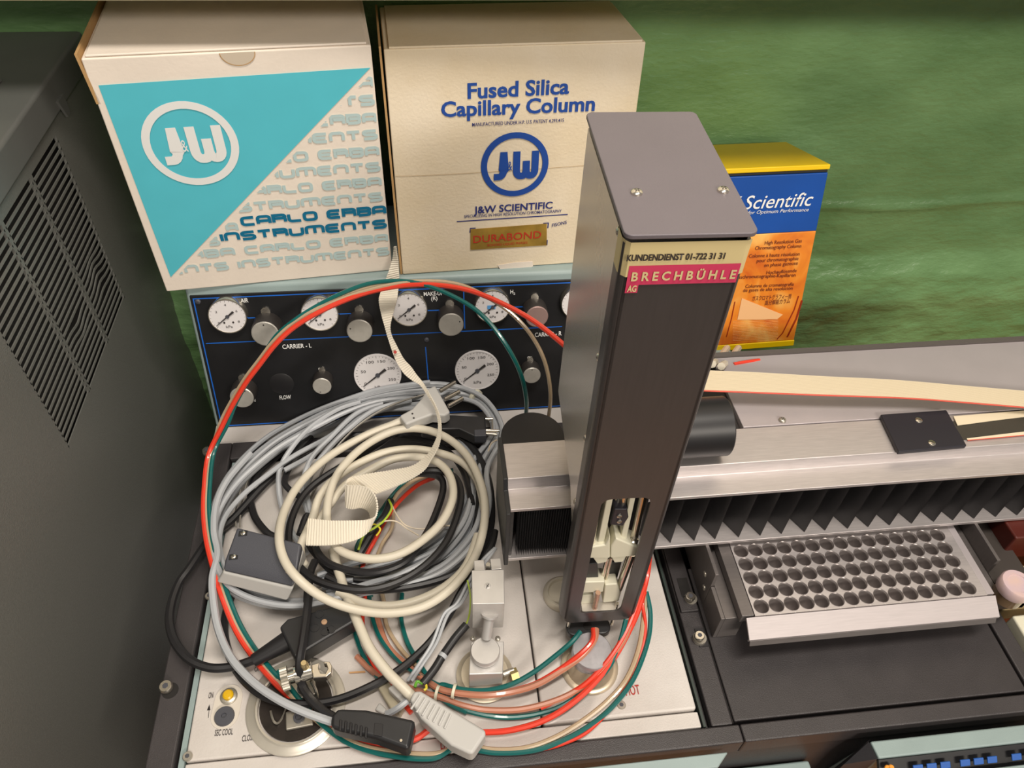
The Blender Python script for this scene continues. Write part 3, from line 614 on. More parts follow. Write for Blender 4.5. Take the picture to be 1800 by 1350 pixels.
# box 3: yellow, blue and amber
a_ = Z(1395, 602, .05); zb3 = .05
b3r = Vector(a_); u = (Z(1395, 602, .05) - Z(1272, 611, .05)).normalized()
W3 = .149; b3 = b3r - u * W3; H3 = .185
L3 = math.radians(15.7); back = Vector((-u.y, u.x, 0)); v = Vector((0, 0, math.cos(L3))) + back * math.sin(L3); n3 = -back * math.cos(L3) + Vector((0, 0, math.sin(L3)))
def F3(px, py, o=.0004): return PL(px, py, b3 + n3 * o, n3)
H3 = (F3(1462, 296) - b3r).dot(v); D3 = .094
t3 = thing('cardboard_box', 'yellow and blue box with amber glassware print, behind the grey tower', 'box', (b3 + b3r) / 2)
P3 = lambda x, y, o=0: b3 + u * x + v * y + n3 * o
def slab3(y0, y1, m, name, x1=W3, dd=0.0, bev=.001):
    return MB().hexa([P3(-dd, y0, dd), P3(x1 + dd, y0, dd), P3(x1 + dd, y0, -D3), P3(-dd, y0, -D3)], [P3(-dd, y1, dd), P3(x1 + dd, y1, dd), P3(x1 + dd, y1, -D3), P3(-dd, y1, -D3)]).out(name, m, t3, bevel=bev)
yb = (F3(1440, 406) - b3).dot(v)
slab3(.003, yb, picmat(0, 1, 0, 1), 'picture_panel'); slab3(yb, H3 - .004, blue_card, 'blue_panel'); slab3(H3 - .004, H3 - .001, black_card, 'black_band', dd=-.0005); slab3(H3 - .001, H3 + .004, yellow, 'box_lid', dd=.0006); slab3(-.004, .003, yellow, 'box_base', dd=.0006)
def b3text(s, x0, y0, x1, y1, cap, m=dark_print, sh=0, bold=.004): text(s, F3(x0, y0), F3(x1, y1), v * cap, m, t3, 'printed_lettering', shear=sh, bold=bold)
b3text('J&W Scientific', 1225, 373, 1427, 361, .0140, white_print, .25, .004)
b3text('Advanced Columns for Optimum Performance', 1232, 381, 1421, 371, .0036, white_print, .25, .0)
for s, x0, x1, yy in (('High Resolution Gas', 1344, 1409, 428), ('Chromatography Column', 1327, 1408, 437), ('Colonne à haute résolution', 1316, 1405, 451), ('pour chromatographie', 1330, 1403, 459), ('en phase gazeuse', 1343, 1402, 467), ('Hochauflösende', 1347, 1400, 480), ('Gaschromatographie-Kapillaren', 1292, 1398, 488), ('Columna de cromatografía', 1310, 1395, 504), ('de gases de alta resolución', 1306, 1393, 511), ('ガスクロマトグラフィー用', 1322, 1390, 526), ('高分解能カラム', 1344, 1388, 534)):
    b3text(s, x0, yy + 2, x1, yy - 2, .0040 if ord(s[0]) < 500 else .0046)
mb = MB()
for k in range(14):
    y_ = 562 + k * 2.6; mb.ribbon([F3(1288, y_ + 3, .0005), F3(1340, y_, .0005), F3(1368, y_ - 2, .0005)], .00025, n3)
mb.out('printed_coil', mat('pale_amber_print', srgb(252, 206, 140), .4), t3)
MB().ext([F3(1304, 524), F3(1376, 553), F3(1366, 561), F3(1296, 562)], n3 * .0002).out('printed_glow', mat('pale_print_amber', srgb(244, 190, 134), .5), t3)
dam = mat('deep_amber_print', srgb(150, 46, 20), .4)
for ps_, w_e in (([F3(1404, 520, .0006), F3(1396, 545, .0006), F3(1376, 585, .0006), F3(1366, 596, .0006)], .0012), ([F3(1410, 528, .0006), F3(1400, 560, .0006), F3(1384, 592, .0006)], .002), ([F3(1292, 530, .0006), F3(1286, 560, .0006), F3(1277, 592, .0006)], .001)): MB().ribbon(ps_, w_e, n3).out('printed_vessel_edge', dam, t3)
if 0: mb = MB(); mb.ribbon([F3(1404, 520, .0006), F3(1396, 545, .0006), F3(1376, 585, .0006), F3(1366, 596, .0006)], .0012, n3); mb.ribbon([F3(1410, 528, .0006), F3(1400, 560, .0006), F3(1384, 592, .0006)], .002, n3); mb.ribbon([F3(1292, 530, .0006), F3(1286, 560, .0006), F3(1277, 592, .0006)], .001, n3)

# =================================================================== AUTOSAMPLER RAIL
rail = thing('autosampler_rail', 'long brushed aluminium rail with pleated black bellows, running across behind the grey tower', 'rail', (.3, .36, .06))
RX0, RX1 = .0525, .62
def yzprof(pts, x0, x1, name, m, parent, bevel=.0004): return MB().ext([(x0, y, z) for y, z in pts], (x1 - x0, 0, 0)).out(name, m, parent, bevel=bevel)
top = yzprof([(.329, .1172), (.329, .1205), (.3480, .1205), (.3512, .1300), (.3860, .1300), (.3860, .1172)], RX0, RX1, 'top_extrusion', alu, rail, .0005)
yzprof([(.3265, .0515), (.3265, .0550), (.3560, .0550), (.3560, .0515)], RX0, RX1, 'lower_lip', alu, rail, .0004)
MB().box(RX0, RX1, .352, .384, .0555, .1170).out('rail_core', darkin, rail)
ep = MB().ext([(RX0 - .0035, .3245, .049), (RX0 - .0035, .3245, .1215), (RX0 - .0035, .346, .1220), (RX0 - .0035, .350, .1315), (RX0 - .0035, .392, .1315), (RX0 - .0035, .392, .049)], (.0033, 0, 0)).out('end_plate', plastic_black, rail, bevel=.0005)
cvx = Z(1316, 754, .1300).x - .004
MB().ext([(cvx, .3868, .1305), (cvx, .4730, .1265), (cvx, .4730, .0), (cvx, .3868, .0)], (RX1 - cvx, 0, 0)).out('rear_cover', satin, rail, bevel=.0006)
MB().box(.200, cvx - .0005, .389, .47, .00, .1255).out('cover_bracket', mat('bracket_black', srgb(46, 43, 42), .5), rail, bevel=.001)
screw(Z(1375, 739, .1306), (0, 0, 1), .0032, rail, m=dullmetal)
MB().box(cvx - .03, RX1, .473, .478, -.1, .1285).out('cover_back_edge', mat('dark_seam', srgb(90, 84, 80), .6), rail)
# bellows: every pleat a part
xa = Z(1180, 952, .056).x; xb = Z(1784, 902, .056).x; pt = (xb - xa) / 16
for i in range(-1, 22):
    x = xa + pt * i; j = random.uniform(-.0012, .0012)
    if x > RX1 - .01: break
    MB().hexa([(x - pt * .56 + j, .3500, .0556), (x + j, .3292, .0556), (x + pt * .44 + j, .3500, .0556)], [(x - pt * .56 + j, .3500, .1168), (x + j, .3292, .1168), (x + pt * .44 + j, .3500, .1168)]).out('bellows_pleat', bellowm, rail)
for i in range(24):
    x = .0600 + i * .0019
    MB().hexa([(x - .0009, .3360, .0556), (x, .3285, .0556), (x + .0009, .3360, .0556)], [(x - .0009, .3360, .1168), (x, .3285, .1168), (x + .0009, .3360, .1168)]).out('bellows_pleat', MATS.get('bellows_lit') or mat('bellows_lit', srgb(92, 90, 92), .3), rail)  # light painted into the colour: lamps barely reach these black pleats
MB().hexa([(RX0 + .0003, .330, .0556), (.0555, .330, .0556), (.0600, .351, .0556), (RX0 + .0003, .351, .0556)], [(RX0 + .0003, .330, .1168), (.0555, .330, .1168), (.0600, .351, .1168), (RX0 + .0003, .351, .1168)]).out('bellows_end', bellowm, rail)
c0, c1_, c2_, c3_ = Z(897, 860, .1208), Z(960, 856, .1208), Z(958, 843, .1208), Z(896, 846, .1208)
MB().quad(*[p + Vector((0, .0, .0002)) for p in (c0, c1_, c2_, c3_)]).out('number_sticker', mat('sticker', srgb(196, 188, 176), .4), rail)
text('75', Z(921, 853, .1212), Z(933, 852, .1212), Vector((0, .0042, 0)), inkm, rail, 'printed_number', bold=.03)
# clamp plate on the rail
q0 = [Z(1580, 794, .1345), Z(1700, 783, .1345), Z(1664, 720, .1345), Z(1548, 728, .1345)]
MB().ext([p - Vector((0, 0, .0042)) for p in q0], (0, 0, .0042)).out('clamp_plate', mat('clamp_black', srgb(38, 36, 44), .35), rail, bevel=.001)
for px, py in ((1615, 739), (1638, 779)): screw(Z(px, py, .1345), (0, 0, 1), .0030, rail, m=chrome, h=.001)
ch = [Z(1690, 774, .1303), Z(1960, 748, .1303), Z(1960, 719, .1303), Z(1675, 741, .1303)]
MB().ext(ch, (0, 0, .0004)).out('cable_channel', mat('channel_dark', srgb(62, 58, 50), .5), rail)
# black drums behind the rail
dl = Z(944, 777, .128)
dr = MB().lathe([(.0275, -.06), (.0275, .034), (.0268, .0352), (1e-5, .0352)], (dl.x + .002, .4165, .066), (0, 0, 1), 40).out('motor_drum', rubber, None, smooth=True)
tag(dr, 'black round motor cover behind the left end of the aluminium rail', 'motor cover')
c = Z(1273, 752, .152)
dr = MB().lathe([(1e-5, 0), (.0225, 0), (.0235, .001), (.0235, .068), (.0225, .069), (1e-5, .069)], (c.x - .069, c.y, .1545), (1, 0, 0), 48).out('motor_drum', rubber, None, smooth=True)
tag(dr, 'horizontal black cylinder right of the grey tower, lying on the rail', 'motor cover')

# ribbon cables
def strip(name, top_e, bot_e, m, th=.0008, k=6, ridges=0):
    A = cr(top_e, k); Bq = cr(bot_e, k); mb = MB(); prev = None
    for i in range(len(A)):
        t = (A[min(i + 1, len(A) - 1)] - A[max(i - 1, 0)]); nn = t.cross(Bq[i] - A[i]); nn = nn.normalized() if nn.length > 1e-9 else Vector((0, 0, 1))
        cur = [mb.bm.verts.new(p) for p in (A[i] + nn * th / 2, Bq[i] + nn * th / 2, Bq[i] - nn * th / 2, A[i] - nn * th / 2)]
        if prev:
            for j in range(4): mb.bm.faces.new((prev[j], prev[(j + 1) % 4], cur[(j + 1) % 4], cur[j]))
        else: mb.bm.faces.new(cur[::-1])
        prev = cur
    mb.bm.faces.new(prev); return mb, A, Bq
rc = thing('ribbon_cable', 'wide cream ribbon cable with red edge lying over the silver rear cover', 'cable', (.4, .43, .14))
te = [Z(1225, 650, .150), Z(1255, 652, .150), Z(1330, 655, .149), Z(1450, 662, .148), Z(1570, 668, .146), Z(1700, 679, .143), Z(1830, 690, .141), Z(1960, 702, .14)]
be = [Z(1210, 686, .150), Z(1240, 687, .150), Z(1320, 690, .149), Z(1450, 695, .148), Z(1590, 700, .146), Z(1700, 708, .143), Z(1830, 719, .141), Z(1960, 732, .14)]
mb, A, Bq = strip('r', te, be, ribbonm); mb.out('ribbon', ribbonm, rc)
for k in range(1, 20):
    f = k / 20; MB_ = MB(); pts = [a_ + (b_ - a_) * f + Vector((0, 0, .0005)) for a_, b_ in zip(A, Bq)]
    if k % 1 == 0: MB_.ribbon(pts, .00016, (0, 0, 1)); MB_.out('conductor_groove', MATS.get('groove') or mat('groove', srgb(186, 166, 132), .6), rc)
mb = MB(); mb.tube([b_ for b_ in Bq], .0007, 6); mb.out('red_edge', redline, rc)
rc2 = thing('ribbon_cable', 'thin cream ribbon strip with red edge in the channel right of the black clamp plate', 'cable', (.42, .38, .131))
mb, A, Bq = strip('r', [Z(1699, 771, .1312), Z(1800, 759, .1312), Z(1950, 743, .1312)], [Z(1701, 774, .1312), Z(1800, 765, .1312), Z(1950, 750, .1312)], ribbonm, .0006); mb.out('ribbon', ribbonm, rc2)
MB().tube([p for p in Bq], .0004, 6).out('red_edge', redline, rc2)
mb, A, Bq = strip('r', [Z(1676, 732, .1315), Z(1800, 722, .1315), Z(1950, 711, .1315)], [Z(1683, 748, .1315), Z(1800, 733, .1315), Z(1950, 719, .1315)], ribbonm, .0006); mb.out('ribbon_fold', ribbonm, rc2)

# =================================================================== VIAL TRAY AND ITS STAND
stand = thing('tray_stand', 'dark anodised metal stand carrying the vial tray, under the rail', 'stand', (.33, .3, 0))
dk = mat('anodised_dark', srgb(118, 112, 110), .36, .4, var=.06, vscale=60, stretch=(1, 12, 1))
MB().box(.2195, .2225, .2985, .385, .001, .0515).out('side_plate', dk, stand, bevel=.0004)
MB().box(.2228, .2400, .2690, .385, .001, .0335).out('side_block', dk, stand, bevel=.0006)
MB().box(.2195, .2228, .2690, .2980, .001, .0335).out('side_plate', dk, stand, bevel=.0004)
MB().box(.4620, .4650, .2900, .385, .001, .0515).out('side_plate', dk, stand, bevel=.0004)
MB().box(.4400, .4618, .2690, .385, .001, .0335).out('side_block', dk, stand, bevel=.0006)
MB().box(.465, .500, .27, .385, .001, .0300).out('side_shelf', mat('shelf_dark', srgb(84, 78, 74), .4, .4), stand, bevel=.0006)
MB().box(.2400, .4400, .300, .385, .001, .006).out('base_rail', dk, stand)
for y_, z_ in ((.312, .030), (.306, .018)): screw((.2195, y_, z_), (-1, 0, 0), .0028, stand, m=dullmetal, h=.001)
tray = thing('vial_tray', 'brushed aluminium vial tray with five rows of empty round wells', 'tray', (.34, .3, .035))
TZ = .0450
h00 = Z(1180 + 455 / 2.873, 880 + 535 / 2.873, TZ); h01 = Z(1180 + 1500 / 2.873, 880 + 440 / 2.873, TZ); h10 = Z(1180 + 358 / 2.873, 880 + 255 / 2.873, TZ)
ph = (h01.x - h00.x) / 14; pv = (h10.y - h00.y) / 4; X00, Y00 = h00.x, (h00.y + h01.y) / 2; R_ = .00595
mb = MB()
sq = [(-1, -1), (0, -1), (1, -1), (1, 0), (1, 1), (0, 1), (-1, 1), (-1, 0)]
for j in range(5):
    for i in range(15):
        cx, cy = X00 + ph * i, Y00 + pv * j; n = 24; ang = [2 * PI * k / n for k in range(n)]
        ring = [mb.bm.verts.new((cx + R_ * math.cos(a), cy + R_ * math.sin(a), TZ)) for a in ang]; out = []
        for a in ang:
            c_, s_ = math.cos(a), math.sin(a); f = 1 / max(abs(c_), abs(s_)); out.append(mb.bm.verts.new((cx + ph / 2 * c_ * f, cy + pv / 2 * s_ * f, TZ)))
        for k in range(n): mb.bm.faces.new((ring[k], ring[(k + 1) % n], out[(k + 1) % n], out[k]))
x0, x1, y0, y1 = X00 - ph / 2, X00 + 14.5 * ph, Y00 - pv / 2, Y00 + 4.5 * pv
tx0, tx1, ty0, ty1 = x0 - .0012, x1 + .0062, y0 - .0012, .352
for a in ((tx0, x0, ty0, ty1), (x1, tx1, ty0, ty1), (x0, x1, ty0, y0), (x0, x1, y1, ty1)): mb.quad((a[0], a[2], TZ), (a[1], a[2], TZ), (a[1], a[3], TZ), (a[0], a[3], TZ))
for a, b in (((tx0, ty0), (tx1, ty0)), ((tx0, ty0), (tx0, ty1)), ((tx1, ty0), (tx1, ty1))): mb.quad((*a, TZ), (*b, TZ), (*b, TZ - .006), (*a, TZ - .006))
bmesh.ops.remove_doubles(mb.bm, verts=mb.bm.verts[:], dist=.00001)
plate = mb.out('well_plate', alu, tray)
wellm = mat('well_metal', srgb(150, 142, 140), .3, .6)
wme = MB().lathe([(R_, 0), (R_ + .0003, .0003), (R_, .0003), (R_ * .97, -.003), (R_ * .86, -.008), (R_ * .55, -.0125), (1e-5, -.0145)], (0, 0, 0), (0, 0, 1), 24, False).mesh('well', wellm, True)
for j in range(5):
    for i in range(15):
        o = bpy.data.objects.new('well', wme); COL.objects.link(o); o.parent = tray; o.location = Vector((X00 + ph * i, Y00 + pv * j, TZ)) - tray.location
        
mb = MB()
for i in range(15): mb.ribbon([(X00 + ph * i, Y00 - pv * .50, TZ + .0002), (X00 + ph * i + .0003, Y00 - pv * .62, TZ + .0002)], .0003, (0, 0, 1))
mb.out('engraved_marks', mat('engraving', srgb(236, 230, 226), .4), plate)
MB().box(tx0 - .0105, tx0 - .0004, ty0 + .001, ty1, TZ - .010, TZ - .0004).out('side_bar', dk, tray, bevel=.0004)
MB().box(tx1 + .0004, tx1 + .0070, ty0 + .001, ty1, TZ - .010, TZ - .0004).out('side_bar', satin, tray, bevel=.0004)
fx0, fx1 = Z(1311, 1089, .042).x, Z(1750, 1052, .042).x
MB().ext([(fx0, ty0 - .0004, .0442), (fx0, ty0 - .0150, .0352), (fx0, ty0 - .0150, .0336), (fx0, ty0 - .0140, .0310), (fx0, ty0 - .0132, .0310), (fx0, ty0 - .0132, .0342), (fx0, ty0 - .0004, .0418)], (fx1 - fx0, 0, 0)).out('front_lip', mat('lip_aluminium', srgb(186, 178, 178), .5, .4, var=.05, vscale=60, stretch=(1, 14, 14)), tray, bevel=.0003)
# lower bevelled guard under the lip
MB().ext([(fx0 + .001, ty0 - .0149, .0334), (fx0 + .001, ty0 - .0172, .0290), (fx0 + .001, ty0 - .0160, .0286), (fx0 + .001, ty0 - .0135, .0330)], (fx1 - fx0 - .003, 0, 0)).out('guard_lip', dk, tray, bevel=.0003)

# jar and odd parts at the right-hand edge
jar = thing('sample_jar', 'small jar with pinkish screw cap at the right edge, beside the vial tray', 'jar', Z(1790, 1040, .03))
jc = Z(1788, 1028, .050); jc.z = .0302
MB().lathe([(.0105, 0), (.0118, .001), (.0118, .014), (.010, .016)], jc, (0, 0, 1), 32).out('jar_body', mat('dark_glass', srgb(120, 96, 70), .15, coat=.5), jar, smooth=True)
MB().lathe([(.0128, .012), (.0132, .013), (.0132, .0212), (.0122, .0225), (.0085, .0225), (.0082, .0218), (1e-5, .0218)], jc, (0, 0, 1), 32).out('jar_cap', mat('cap_pinkish', srgb(214, 184, 172), .4, col2=srgb(198, 176, 186), vscale=60), jar, smooth=True)
pa = Z(1745, 1092, -.005)
o = tag(MB().box(.4830, .58, .215, .262, -.05, .006).out('plastic_bracket', cream_plastic, bevel=.002), 'cream plastic bracket below the jar at the right edge', 'bracket')
o = tag(MB().box(.4830, .58, .270, .296, -.02, .0285).out('plastic_bracket', mat('ochre_plastic', srgb(180, 160, 120), .5), bevel=.002), 'ochre block directly under the jar at the right edge', 'bracket')
o = tag(MB().hexa([(.492, .31, -.36), (.62, .31, -.36), (.62, .46, -.36), (.492, .46, -.36)], [(.492, .31, .050), (.62, .31, .050), (.62, .46, .050), (.492, .46, .050)]).out('storage_bin', maroon, bevel=.002), 'dark red bin wall behind the jar at the right edge', 'bin')

# =================================================================== TOWER
ty = math.radians(-1.6); tu = Vector((math.cos(ty), math.sin(ty), 0)); tb = Vector((-math.sin(ty), math.cos(ty), 0)); tf = -tb
T0 = Vector((.0886, .2752, 0))
TW = .0600; TD = .1125; ZT = .4030; ZB = Z(983, 1090, .05).z
def TP(x, y, z): return T0 + tu * x + tb * y + Vector((0, 0, z))
def FT(px, py, off=0.0): p = PL(px, py, T0 + tb * off, tf) - T0; return (p.dot(tu), p.z)
zbot = FT(1050, 1092)[1]
tower = thing('injector_tower', 'tall grey metal autosampler tower with a window at its foot, standing over the rail', 'injector tower', T0 + Vector((0, 0, zbot)))
def rr(x0, x1, z0, z1, r, n=5):
    out = []
    for cx, cz, a in ((x1 - r, z1 - r, 0), (x0 + r, z1 - r, 90), (x0 + r, z0 + r, 180), (x1 - r, z0 + r, 270)):
        for i in range(n + 1): t = math.radians(a + 90 * i / n); out.append((cx + r * math.cos(t), cz + r * math.sin(t)))
    return out
# front plate with window (lower corners rounded)
xl, zt_ = FT(1066, 878); xr, _ = FT(1144, 878); xl2, zw = FT(1014, 1079); xr2, _ = FT(1086, 1079)
wx0 = (xl + xl2) / 2 - .0005; wx1 = (xr + xr2) / 2 + .001
N5 = 5
def rrv(x0, x1, z0, z1, rt, rb):
    out = []
    for cx, cz, a, r in ((x1 - rt, z1 - rt, 0, rt), (x0 + rt, z1 - rt, 90, rt), (x0 + rb, z0 + rb, 180, rb), (x1 - rb, z0 + rb, 270, rb)):
        for i in range(N5 + 1): t = math.radians(a + 90 * i / N5); out.append((cx + r * math.cos(t), cz + r * math.sin(t)))
    return out
outer = rrv(.0030, TW - .0030, zbot, ZT - .004, .0002, .0075); inner = rrv(wx0, wx1, zw, zt_, .007, .006)
mb = MB(); ths = (0.0, .0014); V = [[[mb.bm.verts.new(TP(x, t, z)) for x, z in L] for t in ths] for L in (outer, inner)]
n = len(outer)
for k in range(n):
    m_ = (k + 1) % n
    mb.bm.faces.new((V[0][0][k], V[0][0][m_], V[1][0][m_], V[1][0][k])); mb.bm.faces.new((V[0][1][k], V[1][1][k], V[1][1][m_], V[0][1][m_]))
    mb.bm.faces.new((V[0][0][k], V[0][1][k], V[0][1][m_], V[0][0][m_])); mb.bm.faces.new((V[1][0][k], V[1][0][m_], V[1][1][m_], V[1][1][k]))
mb.out('front_cover', turretg, tower)
# rounded folds and side walls
def fold(sx, x_out, name):
    mb = MB(); n = 6; R = .0045
    cs = []
    xc = x_out + (R if sx < 0 else -R)
    for i in range(n + 1):
        a = PI / 2 * i / n; cs.append((xc + sx * R * math.sin(a), R - R * math.cos(a)))
    x_edge = .0030 if sx < 0 else TW - .0030
    pts = [(x_edge, 0)] + cs
    lo, hi = zbot + .0075, ZT - .004
    pr = [(x, y) for x, y in pts] + [(cs[-1][0], .013)]
    inn = [(p[0] - sx * .0012 if i > 1 else p[0], p[1] + .0012) for i, p in enumerate(pr)]
    for (a, b, c_, d_) in zip(pr, pr[1:], inn, inn[1:]):
        mb.hexa([TP(a[0], a[1], lo), TP(b[0], b[1], lo), TP(d_[0], d_[1], lo), TP(c_[0], c_[1], lo)], [TP(a[0], a[1], hi), TP(b[0], b[1], hi), TP(d_[0], d_[1], hi), TP(c_[0], c_[1], hi)])
    bmesh.ops.remove_doubles(mb.bm, verts=mb.bm.verts[:], dist=.00002)
    return mb.out(name, turretg, tower, smooth=True)
fold(-1, 0.0, 'side_fold'); fold(1, TW, 'side_fold')
zc0, zc1 = .186, .172
def sidew(x, name):
    return MB().ext([TP(x, .0115, ZT - .006), TP(x, TD, ZT - .006), TP(x, TD, zc0), TP(x, .0370, zc1), TP(x, .0115, zc1 - .025)], tu * .0013).out(name, steel, tower)
sidew(.0012, 'side_wall'); sidew(TW - .0025, 'side_wall')
MB().hexa([TP(.002, TD, zc0), TP(TW - .002, TD, zc0), TP(TW - .002, TD + .0012, zc0), TP(.002, TD + .0012, zc0)], [TP(.002, TD, ZT - .004), TP(TW - .002, TD, ZT - .004), TP(TW - .002, TD + .0012, ZT - .004), TP(.002, TD + .0012, ZT - .004)]).out('back_wall', turretg, tower)
MB().hexa([TP(.002, .012, ZT - .011), TP(TW - .002, .012, ZT - .011), TP(TW - .002, TD, ZT - .011), TP(.002, TD, ZT - .011)], [TP(.002, .004, ZT - .0005), TP(TW - .002, .004, ZT - .0005), TP(TW - .002, TD, ZT - .0005), TP(.002, TD, ZT - .0005)]).out('top_insert', blackp, tower)
cap_ = [TP(x, y, ZT) for x, y in rr(-.0008, TW + .0008, -.0015, TD + .002, .004)]
MB().ext(cap_, (0, 0, .0025)).out('top_cap', turrettop, tower, bevel=.0006)
for px, py in ((1119, 340), (1271, 336)): p = Z(px, py, ZT + .0025); screw(p, (0, 0, 1), .0029, tower, h=.002)
for zz in (.3955, .3140, .2455, .1800): screw(TP(.0012, .016, zz), -tu, .0024, tower, h=.0015)
# carriage behind the tower, standing on the rail
# sticker
def FP(px, py, o=0.0): x, z = FT(px, py); return TP(x, -.0003 - o, z)
sx0, sx1 = .0005, TW - .001; z1s = FT(1200, 424)[1]; z0s = FT(1200, 484)[1]
st = MB(); pr = [(-.0003, .012), (-.0003, .0045), (.0010, .0016), (.0030, -.0003), (TW - .0030, -.0003), (TW - .0005, .0010)]
for a, b in zip(pr, pr[1:]): st.quad(TP(a[0], a[1], z0s), TP(b[0], b[1], z0s), TP(b[0], b[1], z1s), TP(a[0], a[1], z1s))
stk = st.out('service_sticker', label_cream, tower)
up_ = Vector((0, 0, 1))
text('KUNDENDIENST 01-722 31 31', TP(.0020, -.0005, z1s - .0098), TP(.0480, -.0005, z1s - .0098), up_ * .0036, inkm, stk, bold=.03)
pb0, pb1 = z1s - .0240, z1s - .0128
MB().quad(TP(.0040, -.0005, pb0), TP(TW - .003, -.0005, pb0), TP(TW - .003, -.0005, pb1), TP(.0040, -.0005, pb1)).out('pink_band', pink, stk)
MB().quad(TP(.0040, -.0005, pb0 - .0048), TP(.0100, -.0005, pb0 - .0048), TP(.0100, -.0005, pb0), TP(.0040, -.0005, pb0)).out('pink_band', pink, stk)
text('B R E C H B Ü H L E', TP(.0058, -.0007, pb0 + .0028), TP(TW - .0042, -.0007, pb0 + .0028), up_ * .0052, label_cream, stk, bold=.03)
text('AG', TP(.0048, -.0007, pb0 - .0036), TP(.0092, -.0007, pb0 - .0036), up_ * .0038, label_cream, stk, bold=.03)
# mechanism in the window
def FQ(px, py, off): x, z = FT(px, py, off); return TP(x, off, z)
def cq(pts, off, th, name, m, bevel=.0008):   # polygon given by corners on the plane 'off' behind the front
    P = [FQ(850 + a / 3, 680 + b / 3, off) for a, b in pts]
    return MB().ext(P, tb * th).out(name, m, tower, bevel=bevel)
def rod(a, b, off, r, m=chrome, name='guide_rod', n=14): return MB().cyl(FQ(850 + a[0] / 3, 680 + a[1] / 3, off), FQ(850 + b[0] / 3, 680 + b[1] / 3, off), r, n).out(name, m, tower, smooth=True)
MB().hexa([TP(.004, .026, zbot + .055), TP(TW - .004, .026, zbot + .055), TP(TW - .004, .029, zbot + .055), TP(.004, .029, zbot + .055)], [TP(.004, .026, .22), TP(TW - .004, .026, .22), TP(TW - .004, .029, .22), TP(.004, .029, .22)]).out('mounting_plate', plastic_black, tower)
rod((612, 560), (572, 835), .009, .0018); rod((850, 540), (787, 822), .012, .0027)
rod((742, 560), (722, 660), .012, .0022); rod((712, 560), (700, 640), .014, .0022)
cq([(690, 560), (625, 880), (590, 880), (655, 560)], .008, .008, 'nylon_arm', cream_plastic)
cq([(808, 560), (742, 860), (710, 860), (778, 560)], .009, .008, 'nylon_arm', cream_plastic)
cq([(690, 645), (758, 645), (765, 690), (735, 735), (668, 728)], .007, .010, 'needle_clamp', mat('clamp_dark', srgb(34, 34, 46), .35))
for b_ in (680, 708): screw(FQ(850 + 716 / 3, 680 + b_ / 3, .007), tf, .0019, tower, h=.0012)
cq([(552, 850), (640, 835), (668, 790), (668, 905), (552, 905)], .005, .014, 'nylon_carriage', cream_plastic, .0012)
cq([(672, 840), (700, 800), (820, 850), (805, 893), (668, 905)], .005, .014, 'nylon_carriage', cream_plastic, .0012)
cq([(575, 900), (660, 900), (650, 925), (600, 935)], .006, .010, 'nylon_foot', cream_plastic)
cq([(675, 900), (755, 893), (735, 925), (690, 928)], .006, .010, 'nylon_foot', cream_plastic)
MB().lathe([(.0034, 0), (.0034, .003), (.0022, .0035), (.0022, .005)], FQ(850 + 790 / 3, 680 + 815 / 3, .010), (0, 0, 1), 16).out('rod_collar', chrome, tower, smooth=True)
rod((655, 900), (612, 1060), .012, .0016); rod((675, 900), (640, 1040), .012, .0012); rod((785, 880), (706, 1090), .011, .0026); rod((765, 885), (700, 1075), .015, .0015)
cq([(548, 935), (600, 930), (608, 1020), (536, 1028)], .010, .010, 'black_block', plastic_black)
cq([(668, 930), (730, 925), (700, 1035), (648, 1040)], .016, .006, 'black_block', plastic_black)
cq([(515, 1032), (640, 1028), (630, 1082), (510, 1088)], .006, .012, 'nylon_bracket', cream_plastic)
cq([(640, 1045), (705, 1040), (726, 1092), (715, 1132), (628, 1140)], .007, .012, 'nylon_bracket', cream_plastic, .0012)
cq([(505, 1105), (580, 1095), (590, 1140), (500, 1147)], .008, .010, 'nylon_bracket', cream_plastic)
rod((604, 1085), (585, 1172), .004, .0020, mat('copper_syringe', srgb(196, 160, 136), .25, .7), 'syringe_needle')
rod((688, 1135), (680, 1230), .014, .0018)
MB().box(0, 0.0001, 0, .0001, 0, .0001) if 0 else None
p0 = TP(wx0 + .004, .0012, zw + .0002); MB().hexa([TP(wx0 + .003, .001, zw - .0012), TP(wx1 - .003, .001, zw - .0012), TP(wx1 - .003, .009, zw - .0012), TP(wx0 + .003, .009, zw - .0012)], [TP(wx0 + .003, .001, zw), TP(wx1 - .003, .001, zw), TP(wx1 - .003, .009, zw), TP(wx0 + .003, .009, zw)]).out('window_sill', steel, tower)
# guide foot under the tower
zf = zbot - .0205
MB().ext([TP(x, y, zf) for x, y in rr(.0065, TW - .0175, -.004, .010, .006)], (0, 0, .007)).out('guide_foot', plastic_black, tower, bevel=.0012)
fc_ = TP(.024, .003, zf + .007); MB().lathe([(.0036, 0), (.0036, .0004)], fc_, (0, 0, 1), 16).out('foot_hole', darkin, tower)
for x in (.0085, .0440): MB().cyl(TP(x, .004, zf + .006), TP(x, .004, zbot + .02), .0014, 10).out('foot_rod', chrome, tower, smooth=True)

